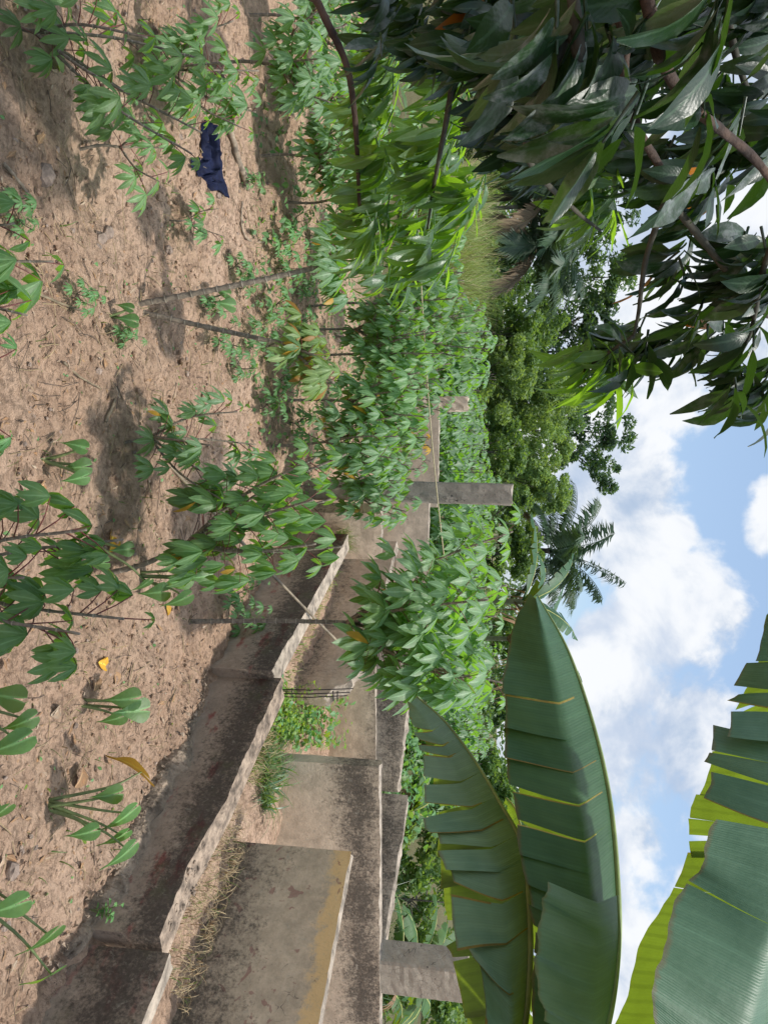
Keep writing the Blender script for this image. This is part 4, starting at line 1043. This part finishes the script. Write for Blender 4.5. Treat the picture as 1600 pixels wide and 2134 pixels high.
simple_banana('young banana plant at the bottom edge, lower right of the square pillar', (8.1, 11.6), .8, [(2.6, 1.1, 1.5, .2, 1.5), (3.6, .8, 1.4, .2, 1.6), (1.6, 1.0, 1.4, .2, 1.5), (4.6, .9, 1.4, .2, 1.6)], 5)
simple_banana('small banana plant with one leaf leaning left, behind the torn lowest leaf', (5.0, 12.6), .9, [(2.9, .7, 1.4, .2, 1.2), (2.2, 1.1, 1.3, .2, 1.4), (3.7, .8, 1.2, .19, 1.5), (.9, 1.0, 1.3, .2, 1.5)], 7)
simple_banana('taller banana plant with upright ragged leaves, right of the coconut palm', (2.15, 19.0), 3.2, [(3.1, .45, 2.3, .30, .9), (2.3, 1.15, 2.3, .28, 1.2), (.8, 1.2, 2.2, .28, 1.1), (.1, .95, 2.2, .28, 1.5), (5.2, .7, 2.0, .26, 1.6), (3.9, .8, 2.0, .26, 1.6)], 9, 'ban_dark')
simple_banana('banana plant with ragged drooping leaves, behind the tip of the middle banana leaf', (3.4, 21.0), 3.1, [(2.6, 1.2, 2.2, .28, 1.2), (1.2, 1.25, 2.2, .28, 1.3), (.2, .95, 2.2, .28, 1.7), (5.4, .8, 2.0, .26, 1.7), (3.6, .9, 2.0, .26, 1.6)], 11, 'ban_dark')

# ------------------------------------------------------------------ trees, bushes, palms in the background
def clumpy(mb, centres, nleaf, size, rng, m=0, flat=.8):
    V = []; Fc = []
    for (c, r) in centres:
        for i in range(nleaf):
            while True:
                q = Vector((rng.uniform(-1, 1), rng.uniform(-1, 1), rng.uniform(-1, 1)))
                if .25 < q.length < 1: break
            p = Vector(c) + Vector((q.x * r, q.y * r, q.z * r * flat))
            a = Vector((rng.uniform(-1, 1), rng.uniform(-1, 1), rng.uniform(-1, .5))).normalized()
            b = a.cross(Vector((rng.uniform(-1, 1), rng.uniform(-1, 1), rng.uniform(-.2, 1.4)))).normalized()
            s = size * rng.uniform(.6, 1.3); k = len(V)
            V += [p - a * s, p + b * s * .42, p + a * s, p - b * s * .42]; Fc.append((k, k + 1, k + 2, k + 3))
    mb.add(V, Fc, m)
def bgtree(name, label, cat, base, H, crown, nleaf, size, mats, seed, trunk_r=.16, group=None, z=None):
    """crown: list of (dx,dy,z,r) big lobes; each gets several clumps"""
    rng = R_(seed); z0 = GZ(*base); t = thing(name, label, cat, (base[0], base[1], z0), group)
    tr = MB(); top = Vector((rng.uniform(-.3, .3), 0, H * .75))
    trunk_r *= .8
    tr.tube(crom([(0, 0, -.2), (.05 * H * rng.uniform(-.4, .4), 0, H * .35), top], 10), [trunk_r * (1 - .07 * i) for i in range(10)], 8)
    cs = []
    for (dx, dy, cz, r) in crown:
        s = Vector((0, 0, H * rng.uniform(.2, .5))); e = Vector((dx, dy, cz))
        tr.tube(crom([s, s.lerp(e, .5) + Vector((0, 0, .1 * H * rng.uniform(-.3, .5))), e], 8), [trunk_r * .5 * (1 - .1 * i) for i in range(8)], 6)
        for i in range(9):
            q = Vector((rng.uniform(-1, 1), rng.uniform(-1, 1), rng.uniform(-1, 1)))
            if q.length > 1.1: q *= .8
            cs.append((Vector((dx + q.x * r * .85, dy + q.y * r * .85, cz + q.z * r * .75)), r * rng.uniform(.22, .45)))
    tr.build('trunk', M['treebark'], t)
    cr = MB(); clumpy(cr, cs, nleaf, size, rng); cr.build('crown', mats, t)
    return t
def BX(u, y): return ((u - 1067) / F * y, y)
def ztop(px, y): return AY(px, 1067, y).z
TG = 'trees along the back of the field'
bgtree('tree', 'dark tall tree with the highest ragged crown, left of the coconut palm', 'tree', BX(880, 50), 10,
       [(0, 0, 8.2, 1.9), (1.7, 0, 8.4, 1.6), (3.4, .5, 8.7, 1.4), (-1.9, 0, 7.6, 1.7), (.8, -.5, 9.4, 1.3), (-2.8, 0, 9.0, 1.2), (1.6, 0, 6.6, 1.3), (-.8, -.5, 6.2, 1.5)], 95, .17, [M['tree1']], 1, .22, TG)
bgtree('tree', 'feathery dark tree half hidden by drooping mango leaves, next left of the tallest one', 'tree', BX(735, 47), 9,
       [(0, 0, 7.4, 1.9), (-1.8, 0, 6.6, 1.7), (1.6, 0, 7.0, 1.6), (0, -.5, 8.6, 1.4), (-1.2, 0, 4.9, 1.6), (1.2, -.5, 4.9, 1.6), (-2.6, 0, 8.0, 1.1)], 95, .16, [M['tree1']], 2, .2, TG)
bgtree('tree', 'grey green tree behind the mango twigs, above the drooping palms', 'tree', BX(590, 48), 10,
       [(0, 0, 8.0, 2.0), (-2.0, 0, 7.2, 1.9), (2.0, 0, 7.4, 1.7), (0, -.5, 9.2, 1.5), (-1.2, 0, 5.2, 1.8), (1.4, -.5, 5.4, 1.7), (3.2, 0, 5.2, 1.6)], 95, .17, [M['tree2']], 3, .2, TG)
bgtree('tree', 'dark tree behind the mango leaves, farthest left with sky gaps in its crown', 'tree', BX(440, 46), 9.5,
       [(0, 0, 7.6, 2.0), (-2.0, 0, 6.8, 1.9), (2.0, 0, 7.0, 1.8), (0, -.5, 8.8, 1.5), (-1.2, 0, 4.9, 1.8), (1.4, -.5, 5.0, 1.8)], 95, .17, [M['tree1']], 4, .2, TG)
bgtree('tree', 'broad tree at the top edge of the photo, almost covered by the mango leaves', 'tree', BX(240, 46), 9,
       [(0, 0, 7.0, 2.3), (-2.4, 0, 6.4, 2.1), (2.4, 0, 6.6, 2.0), (0, -.5, 8.2, 1.6), (-1.2, 0, 4.2, 2.0), (2, -.5, 4.2, 2.0)], 95, .18, [M['tree2']], 5, .2, TG)
BG = 'bushes along the back of the field'
bushes = [(900, 38, 1185, 2.3, 'bush2', 'yellowish tall bush between the two pillars at the back of the field'), (985, 36, 1180, 2.0, 'bush2', 'tall bush right behind the tall dark pillar, touching the sky'),
          (790, 38, 1160, 2.1, 'bush2', 'pale green feathery bush above the short pale pillar'), (700, 36, 1125, 1.9, 'bush1', 'mid green bush right of the yellow grass'),
          (1080, 33, 1118, 1.5, 'tree2', 'dark round leaved bush under the coconut palm'), (1150, 34, 1125, 1.5, 'bush1', 'leafy bush right of the coconut palm trunk'),
          (1290, 31, 1105, 1.6, 'bush1', 'low bush behind the ragged banana plants'), (1440, 30, 1095, 1.5, 'tree2', 'dark bush behind the middle banana leaf'),
          (1580, 28, 1090, 1.6, 'bush1', 'bush showing between the two crossing banana leaves'), (1760, 27, 1085, 1.7, 'bush1', 'bush far behind the banana leaves, near the bottom edge'),
          (1980, 27, 1085, 1.9, 'bush2', 'bush in the bottom corner far behind the banana leaves'), (560, 34, 1100, 1.8, 'tree1', 'dark bush behind the yellow grass'), (330, 32, 1110, 2.2, 'bush1', 'bush behind the hanging mango leaves'), (120, 30, 1110, 2.2, 'bush1', 'bush at the top edge behind the mango leaves'),
          (845, 42, 1205, 2.4, 'tree2', 'grey green bush mass under the tallest ragged crown'), (660, 42, 1185, 2.4, 'bush1', 'bush mass under the feathery dark tree'),
          (1030, 40, 1165, 1.8, 'bush2', 'yellow green bush just left of the coconut palm'), (940, 32, 1110, 1.5, 'bush1', 'low leafy bush at the rear edge of the field, between the pillars'),
          (780, 30, 1095, 1.5, 'bush2', 'low pale bush at the rear edge of the field, beside the yellow grass')]
for i, (u, y, pxt, r, mt, lab) in enumerate(bushes):
    x, y = BX(u, y); zt = ztop(pxt, y); cr = []
    rg = R_(60 + i); zz = .8
    while zz < zt - .4:
        for k in range(2): cr.append((rg.uniform(-1, 1) * r * .7, rg.uniform(-.6, .6), min(zz + rg.uniform(0, .4), zt - .6), r * rg.uniform(.45, .75)))
        zz += .95
    bgtree('bush', lab, 'bush', (x, y), zt, cr, 150, .105, [M[mt]], 80 + i, .07, BG)
# nearer bushes filling the strip behind the ruin on the right
for i, (u, y, pxt, r, mt, lab) in enumerate([(1560, 16, 1000, .9, 'bush1', 'leafy green bush behind the stained back wall'), (1700, 15.0, 985, .9, 'bush2', 'pale bush behind the torn banana leaf strips'),
                                             (1880, 15.5, 1000, 1.0, 'bush1', 'bush behind the small green banana plant'), (2080, 15, 1000, 1.0, 'bush1', 'bush behind the square pillar at the bottom edge')]):
    x, y = BX(u, y); zt = ztop(pxt, y); rg = R_(160 + i); cr = []; zz = .4
    while zz < zt - .2:
        for k in range(3): cr.append((rg.uniform(-1, 1) * r, rg.uniform(-.5, .5), zz, r * rg.uniform(.35, .6)))
        zz += .5
    bgtree('bush', lab, 'bush', (x, y), zt, cr, 45, .08, [M[mt]], 180 + i, .04, BG)
# far wood closing the horizon
rg = R_(444); fw = MB(); cs = []
for i in range(330):
    a = rad(-42 + 84 * rg.random()); d = rg.uniform(58, 80)
    cs.append((Vector((math.sin(a) * d, math.cos(a) * d, rg.uniform(.5, 4.6))), rg.uniform(1.0, 2.1)))
clumpy(fw, cs, 60, .34, rg)
kind(fw.build('wood', [M['tree2']]), 'stuff')

def palm(label, base, zc, fr, seed, cat='palm', mats=('palm', 'palmdry'), trunk_r=.13, dry=3, group='palm trees', nleaf=64):
    z0 = GZ(*base); t = thing('palm_tree', label, cat, (base[0], base[1], z0), group); rng = R_(seed)
    tr = MB(); N = 26; tr.tube(crom([(0, 0, -.2), (.1, 0, zc * .5), (0, 0, zc)], N), [trunk_r * (1.15 if i % 2 else 1.0) for i in range(N)], 9); tr.build('trunk', M['treebark'], t)
    for i, (az, el, L, sag) in enumerate(fr):
        mb = MB(); d = Vector((math.cos(az), math.sin(az), 0)); s = Vector((-d.y, d.x, 0)); q = Vector((0, 0, zc)); a = el; pts = []
        for k in range(14):
            pts.append(q.copy()); q = q + (d * math.cos(a) + Vector((0, 0, 1)) * math.sin(a)) * (L / 13); a -= sag / 13 * (.4 + 1.2 * k / 13)
        mb.tube(pts, [.028 * (1 - .065 * k) for k in range(14)], 5)
        for k in range(nleaf):
            u = .12 + .88 * k / (nleaf - 1); x = u * 13; j = min(int(x), 12); p = pts[j].lerp(pts[j + 1], x - j); fwd = (pts[j + 1] - pts[j]).normalized()
            ll = L * .30 * math.sin(PI * (.15 + .8 * (1 - u) ** .9 * .9)) + .12
            for sg in (-1, 1):
                dd = (s * sg * .75 + fwd * .65 + Vector((0, 0, -.45 - .75 * rng.random()))).normalized()
                lobe(mb, p, dd, s.cross(fwd) * 1.0 + Vector((0, 0, .6)), ll * rng.uniform(.75, 1.15), .085, .5, .3, 0, shape=LOWSHAPE)
        isdry = i >= len(fr) - dry
        mb.build('frond', M[mats[1]] if isdry else M[mats[0]], t)
# azimuth 0 = to the right in the upright view
cx = BX(1140, 38)
palm('tall coconut palm with arching fronds against the clouds, above the cassava field', cx, ztop(1146, 38),
     [(.15, 1.15, 3.6, .9), (.45, .75, 3.7, 1.0), (-.3, 1.35, 3.9, .5), (.0, .45, 3.5, 1.2), (2.7, 1.1, 3.7, .9), (3.1, .75, 3.7, 1.2), (2.2, 1.35, 3.6, .6), (3.4, .35, 3.4, 1.3), (3.7, .1, 3.0, 1.2), (-.9, .9, 3.3, 1.3), (4.4, .9, 3.3, 1.3), (1.5, 1.0, 3.4, 1.1), (-.5, .1, 3.2, 1.3), (.3, -.2, 3.0, 1.1), (2.9, -.3, 2.8, 1.0)], 1, dry=1)
palm('small dark palm tip behind the midrib of the middle banana leaf', BX(1440, 33), ztop(1120, 33),
     [(2.6, .9, 2.6, 1.0), (1.9, 1.25, 2.6, .8), (.6, 1.0, 2.6, 1.0), (3.3, .5, 2.5, 1.2), (5, .8, 2.4, 1.2), (0, .5, 2.4, 1.2)], 2, dry=0)
palm('bushy oil palm with grey drooping fronds behind the yellow grass', BX(520, 30), 3.6,
     [(a, e, 3.0, 1.5) for a, e in ((.2, .8), (.9, 1.1), (1.7, 1.2), (2.5, .9), (3.2, .6), (3.9, .8), (4.6, 1.0), (5.3, .8), (5.9, .5), (2.9, 1.2), (.5, 1.3), (4.2, .2), (5.0, .1), (3.4, -.1), (5.7, -.1), (4.6, -.2))], 3, dry=2)
palm('second oil palm with brown hanging fronds, half hidden by the mango leaves', BX(410, 29), 3.9,
     [(a, e, 3.0, 1.5) for a, e in ((.1, .8), (.8, 1.1), (1.6, 1.2), (2.4, .9), (3.1, .6), (3.8, .8), (4.5, 1.0), (5.2, .8), (5.8, .5), (2.8, 1.2), (4.1, .2), (4.9, .1), (3.5, -.1), (5.6, -.1))], 4, dry=2)

# ------------------------------------------------------------------ mango tree
mt_base = Vector((-3.1, 1.5, GZ(-3.1, 1.5)))
mango = thing('mango_tree', 'mango tree with dark hanging leaves and reddish limbs, filling the top right of the photo', 'tree', tuple(mt_base))
tr = MB(); tr.tube(crom([mt_base + Vector((0, 0, -.2)), mt_base + Vector((.05, 0, 1.2)), mt_base + Vector((.1, .1, 2.3)), mt_base + Vector((.2, .2, 3.6))], 20), [.17 - .004 * i for i in range(20)], 12)
tr.build('trunk', M['bark'], mango, mt_base)
fork = mt_base + Vector((.1, .1, 2.3))
def limb(pix, r0, r1, start=None, mat='bark'):
    pts = PX(pix)
    if start is not None: pts = [start] + pts
    mb = MB(); n = 8 * len(pts); cp = crom(pts, n); rg = R_(len(pix) + int(pix[0][0]))
    mb.tube(cp, [(r0 + (r1 - r0) * i / (n - 1)) * rg.uniform(.92, 1.08) for i in range(n)], 8)
    mb.build('branch', M[mat], mango, mt_base); return cp
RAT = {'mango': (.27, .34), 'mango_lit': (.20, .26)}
L1 = limb([(1100, -200, 1.5), (1285, 30, 1.45), (1300, 160, 1.5), (1330, 270, 1.6), (1375, 350, 1.75), (1392, 410, 1.85)], .013, .007, fork)
L2 = limb([(1320, -120, 1.35), (1370, 100, 1.4), (1430, 210, 1.5), (1500, 270, 1.6), (1570, 330, 1.7), (1640, 420, 1.8)], .013, .008, fork)
L3 = limb([(600, -160, 2.6), (665, 10, 2.7), (720, 130, 2.8), (738, 230, 2.95), (745, 330, 3.1), (750, 440, 3.25), (760, 540, 3.4)], .019, .006, fork)
L4 = limb([(1385, 420, 1.9), (1345, 540, 2.05), (1330, 650, 2.15), (1320, 700, 2.2)], .009, .004, None, 'twig')
L5 = limb([(1392, 415, 1.9), (1470, 510, 2.0), (1540, 600, 2.1), (1600, 660, 2.2)], .010, .006, None, 'twig')
L6 = limb([(1640, 440, 1.9), (1590, 560, 2.0), (1560, 700, 2.2), (1500, 800, 2.35)], .010, .004, None, 'twig')
L7 = limb([(1000, -150, 2.3), (960, 60, 2.35), (930, 250, 2.5), (905, 380, 3.0), (890, 480, 3.3)], .016, .005, fork, 'twig')
L8 = limb([(1180, -100, 1.3), (1180, 60, 1.3), (1130, 200, 1.35), (1100, 330, 1.5), (1200, 440, 1.9), (1250, 480, 2.2)], .012, .004, fork, 'twig')
L9 = limb([(1320, 700, 2.2), (1230, 760, 2.3), (1215, 775, 2.32)], .006, .003, None, 'twig')
L10 = limb([(1500, -150, 2.3), (1520, 60, 2.3), (1560, 200, 2.4), (1610, 330, 2.5)], .012, .008, fork, 'twig')
rg = R_(2024)
MSH = [(0, .06), (.08, .34), (.25, .82), (.45, 1.0), (.65, .88), (.84, .50), (1, .03)]
def whorl(mb, tw, c, ax, n, L, rng, m=0, droop=1.0, spread=1.0, rat=(.27, .34)):
    """a mango shoot tip: leaves ray out round the twig end and hang"""
    ax = ax.normalized(); a = Vector((1, 0, 0)) if abs(ax.x) < .8 else Vector((0, 1, 0)); u = (a - ax * a.dot(ax)).normalized(); w = ax.cross(u)
    tw.tube([c - ax * L * .45, c], [.0042, .003], 5, 0, False)
    for i in range(n):
        az = i * 2.399 + rng.uniform(-.3, .3); k = rng.uniform(.2, 1.0) * spread
        d = (ax * (1.0 - .55 * k) + (u * math.cos(az) + w * math.sin(az)) * k).normalized()
        d = (d + Vector((0, 0, -1)) * droop * rng.uniform(.2, 1.15)).normalized()
        st_ = c - ax * L * .5 * (i / n); p = st_ + d * .018
        side = d.cross(Vector((0, 0, 1)))
        if side.length < .1: side = u
        nr = side.normalized().cross(d); nr = (nr + Vector((rng.uniform(-.5, .5), rng.uniform(-.5, .5), rng.uniform(-.1, .3)))).normalized()
        ll = L * rng.uniform(.62, 1.06)
        lobe(mb, p, d, nr, ll, ll * rng.uniform(*rat), rng.uniform(-.1, 1.3), rng.uniform(.1, .45), m, shape=MSH, wave=.05, ph=rng.random() * 6)
def inpoly(x, y, P):
    r = False; j = len(P) - 1
    for i in range(len(P)):
        if (P[i][1] > y) != (P[j][1] > y) and x < (P[j][0] - P[i][0]) * (y - P[i][1]) / (P[j][1] - P[i][1]) + P[i][0]: r = not r
        j = i
    return r
def cluster(poly, n, dr, L, seed, m, nl=(8, 12), name='leaf_cluster', droop=1.0, axz=-.1, rat=(.27, .34)):
    """shoots scattered through a part of the crown (outline as seen, but spread in depth)"""
    rng = R_(seed); mb = MB(); xs = [p[0] for p in poly]; ys = [p[1] for p in poly]; k = 0
    while k < n:
        px, py = rng.uniform(min(xs), max(xs)), rng.uniform(min(ys), max(ys))
        if not inpoly(px, py, poly): continue
        k += 1; d = rng.uniform(*dr); c = AY(px, py, d)
        ax = Vector((rng.uniform(.2, 1.0), rng.uniform(-.4, .6), axz + rng.uniform(-.35, .35)))
        whorl(mb, mb, c, ax, rng.randint(*nl), L, rng, m, droop, 1.0, rat)
    return mb
def mcl(poly, n, dr, L, seed, mat, nl=(8, 12), droop=1.0, axz=-.1):
    mb = cluster(poly, n, dr, L, seed, 0, nl, droop=droop, axz=axz, rat=RAT[mat])
    mb.build('foliage', [M[mat]], mango, mt_base)
# lower lit mass
mcl([(760, 130), (760, 520), (800, 600), (960, 560), (1010, 420), (1010, 250), (960, 140)], 74, (3.0, 4.0), .215, 1, 'mango_lit', (8, 12), 1.0)
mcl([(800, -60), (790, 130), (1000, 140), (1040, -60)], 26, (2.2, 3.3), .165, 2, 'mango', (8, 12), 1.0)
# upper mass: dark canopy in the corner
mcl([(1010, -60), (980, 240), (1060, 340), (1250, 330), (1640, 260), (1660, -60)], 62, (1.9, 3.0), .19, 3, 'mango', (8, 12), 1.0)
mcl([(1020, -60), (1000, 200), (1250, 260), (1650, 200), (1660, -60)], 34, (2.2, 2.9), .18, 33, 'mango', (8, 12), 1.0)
mcl([(1000, 60), (1040, 250), (1250, 300), (1560, 220), (1560, 20)], 15, (1.25, 1.6), .20, 4, 'mango', (5, 8), .8)
mcl([(1290, 280), (1280, 360), (1420, 400), (1620, 400), (1640, 260)], 15, (1.7, 2.4), .18, 5, 'mango', (7, 10), 1.0)
mcl([(1160, 330), (1150, 440), (1300, 470), (1320, 360)], 10, (2.0, 2.8), .16, 6, 'mango_lit', (7, 10), 1.0)
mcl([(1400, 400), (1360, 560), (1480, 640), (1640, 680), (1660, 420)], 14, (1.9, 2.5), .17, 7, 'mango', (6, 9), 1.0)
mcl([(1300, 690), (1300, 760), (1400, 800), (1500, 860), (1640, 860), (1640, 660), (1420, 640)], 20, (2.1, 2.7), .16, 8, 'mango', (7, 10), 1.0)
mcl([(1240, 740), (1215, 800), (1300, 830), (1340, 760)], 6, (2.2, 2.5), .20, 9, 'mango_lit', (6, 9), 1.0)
# crown above and beside the frame, which shades what hangs below
mb = MB(); rng = R_(91)
for i in range(50):
    c = Vector((rng.uniform(-3.6, -1.0), rng.uniform(.6, 2.0), rng.uniform(3.25, 4.4)))
    if c.x > -.9 and c.z < 3.6: continue
    whorl(mb, mb, c, Vector((rng.uniform(-1, 1), rng.uniform(-1, 1), rng.uniform(-.2, .8))), 9, .19, rng, 0)
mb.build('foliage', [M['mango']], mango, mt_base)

# ------------------------------------------------------------------ camera
cam = bpy.data.cameras.new('Camera'); co = bpy.data.objects.new('Camera', cam); COL.objects.link(co)
cam.sensor_fit = 'VERTICAL'; cam.sensor_height = 36.0; cam.lens = F / 2134 * 36.0
cam.clip_start = .05; cam.clip_end = 2000
c, s = math.cos(ROLL), math.sin(ROLL)
right_u = Vector((1, 0, 0)); fwd = Vector((0, math.cos(PITCH), -math.sin(PITCH))); up_u = Vector((0, math.sin(PITCH), math.cos(PITCH)))
# picture right = world up, picture up = world left; small extra roll as in ray()
dX = right_u * (-s) + up_u * c          # +px
dY = -(right_u * c + up_u * s)          # -py
co.matrix_world = Matrix(((dX.x, dY.x, -fwd.x, 0), (dX.y, dY.y, -fwd.y, 0), (dX.z, dY.z, -fwd.z, CAMH), (0, 0, 0, 1)))
sc.camera = co

# ------------------------------------------------------------------ light and sky
EL = rad(74); SAZ = Vector((.95, -.22, 0)).normalized()     # horizontal direction to the sun
tos = SAZ * math.cos(EL) + Vector((0, 0, math.sin(EL)))
sun = bpy.data.lights.new('sun', 'SUN'); sun.energy = 2.6; sun.angle = rad(3.5); sun.color = (1.0, .955, .89)
so = bpy.data.objects.new('sun', sun); COL.objects.link(so); so.location = (0, 0, 20)
so.rotation_euler = (-tos).to_track_quat('-Z', 'Y').to_euler()
w = bpy.data.worlds.new('World'); sc.world = w; w.use_nodes = True
t = w.node_tree; t.nodes.clear(); k = NT(t)
out = k.n('ShaderNodeOutputWorld'); bg = k.n('ShaderNodeBackground'); k.l(bg.outputs[0], out.inputs[0])
sky = k.n('ShaderNodeTexSky'); sky.sky_type = 'NISHITA'; sky.sun_disc = False; sky.sun_elevation = EL
sky.sun_rotation = math.atan2(SAZ.x, SAZ.y); sky.air_density = 1.0; sky.dust_density = .4; sky.ozone_density = 2.0
tc = k.n('ShaderNodeTexCoord'); g = tc.outputs['Generated']
sep = k.n('ShaderNodeSeparateXYZ'); k.l(g, sep.inputs[0])
az = k.math('ARCTAN2', sep.outputs[0], sep.outputs[1]); el = k.math('ARCSINE', sep.outputs[2])
cmb = k.n('ShaderNodeCombineXYZ'); k.l(az, cmb.inputs[0]); k.l(el, cmb.inputs[1]); ae = cmb.outputs[0]
n1 = k.noise(ae, 6.0, 9, .58, .3); n2 = k.noise(ae, 22, 7, .58, .2)
mpb = k.n('ShaderNodeMapping'); mpb.inputs['Location'].default_value = (.035, .05, 0); k.l(ae, mpb.inputs[0])
n1b = k.noise(mpb.outputs[0], 6.0, 9, .58, .3)
def ang(px, py):
    r = ray(px, py).normalized(); return math.atan2(r.x, r.y), math.asin(r.z)
ff = None
for (px, py, rp, ru, wgt) in [(1250, 1000, 165, 190, 1), (1330, 1140, 110, 110, 1), (1410, 1290, 145, 150, 1.1), (1600, 1085, 60, 120, .45), (1270, 1480, 130, 240, .9), (1430, 1480, 130, 230, .75),
                            (1400, 700, 260, 210, 1), (1500, 250, 260, 420, 1), (1500, 2060, 190, 190, .9), (1290, 1900, 130, 330, .55), (1150, 1900, 120, 500, .8), (1130, 700, 100, 700, .9)]:
    a, e = ang(px, py); ra = ru / F; re = rp / F
    dx = k.math('DIVIDE', k.math('SUBTRACT', az, a), ra); dy = k.math('DIVIDE', k.math('SUBTRACT', el, e), re)
    q = k.math('SUBTRACT', wgt, k.math('ADD', k.math('MULTIPLY', dx, dx), k.math('MULTIPLY', dy, dy)))
    ff = q if ff is None else k.math('MAXIMUM', ff, q)
ff = k.math('MAXIMUM', ff, -1.2)
hi = k.math('MULTIPLY', k.ramp(el, .36, .6), 1.45)      # unseen broken cloud overhead, added for ambient light
ff = k.math('ADD', ff, hi)
nn = k.math('ADD', k.math('MULTIPLY', k.math('SUBTRACT', n1, .5), 3.4), k.math('MULTIPLY', k.math('SUBTRACT', n2, .5), .8))
dens = k.math('ADD', ff, nn)
mask = k.ramp(dens, -.06, .42)
shade = k.math('ADD', k.math('MULTIPLY', k.math('SUBTRACT', n1, n1b), 4.2), k.math('MULTIPLY', k.math('SUBTRACT', n2, .5), .6))
shade = k.math('SUBTRACT', k.math('ADD', shade, .80), k.math('MULTIPLY', k.ramp(dens, .45, 1.5), .62))
ccol = k.mix(k.ramp(shade, .0, .9), (3.0, 3.7, 4.8), (6.2, 6.3, 6.45))
mpc = k.n('ShaderNodeMapping'); mpc.inputs['Location'].default_value = (1.7, .9, 0); k.l(ae, mpc.inputs[0])
gf = k.math('MULTIPLY', k.ramp(k.noise(mpc.outputs[0], 7.0, 6, .55, .4), .46, .66), .72)
ccol = k.mix(gf, ccol, (3.0, 3.7, 4.9))
vs_ = k.n('ShaderNodeVectorMath'); vs_.operation = 'SCALE'; k.l(ccol, vs_.inputs[0]); k.l(k.math('ADD', 1.0, k.math('MULTIPLY', k.ramp(el, .55, 1.0), 1.1)), vs_.inputs[3]); ccol = vs_.outputs[0]  # overhead cloud brightened to raise the ambient fill
skyc = k.mix(.55, sky.outputs[0], (3.1, 4.2, 5.8))      # thin high veil
col = k.mix(k.math('MULTIPLY', mask, .95), skyc, ccol)
k.l(col, bg.inputs[0]); bg.inputs[1].default_value = .1
sc.view_settings.view_transform = 'Standard'; sc.view_settings.look = 'None'; sc.view_settings.exposure = .66; sc.view_settings.gamma = 1
sc.view_settings.use_curve_mapping = False
cy = sc.cycles
cy.max_bounces = 7; cy.diffuse_bounces = 3; cy.glossy_bounces = 2; cy.transmission_bounces = 4; cy.transparent_max_bounces = 6
cy.caustics_reflective = False; cy.caustics_refractive = False
cy.use_denoising = True
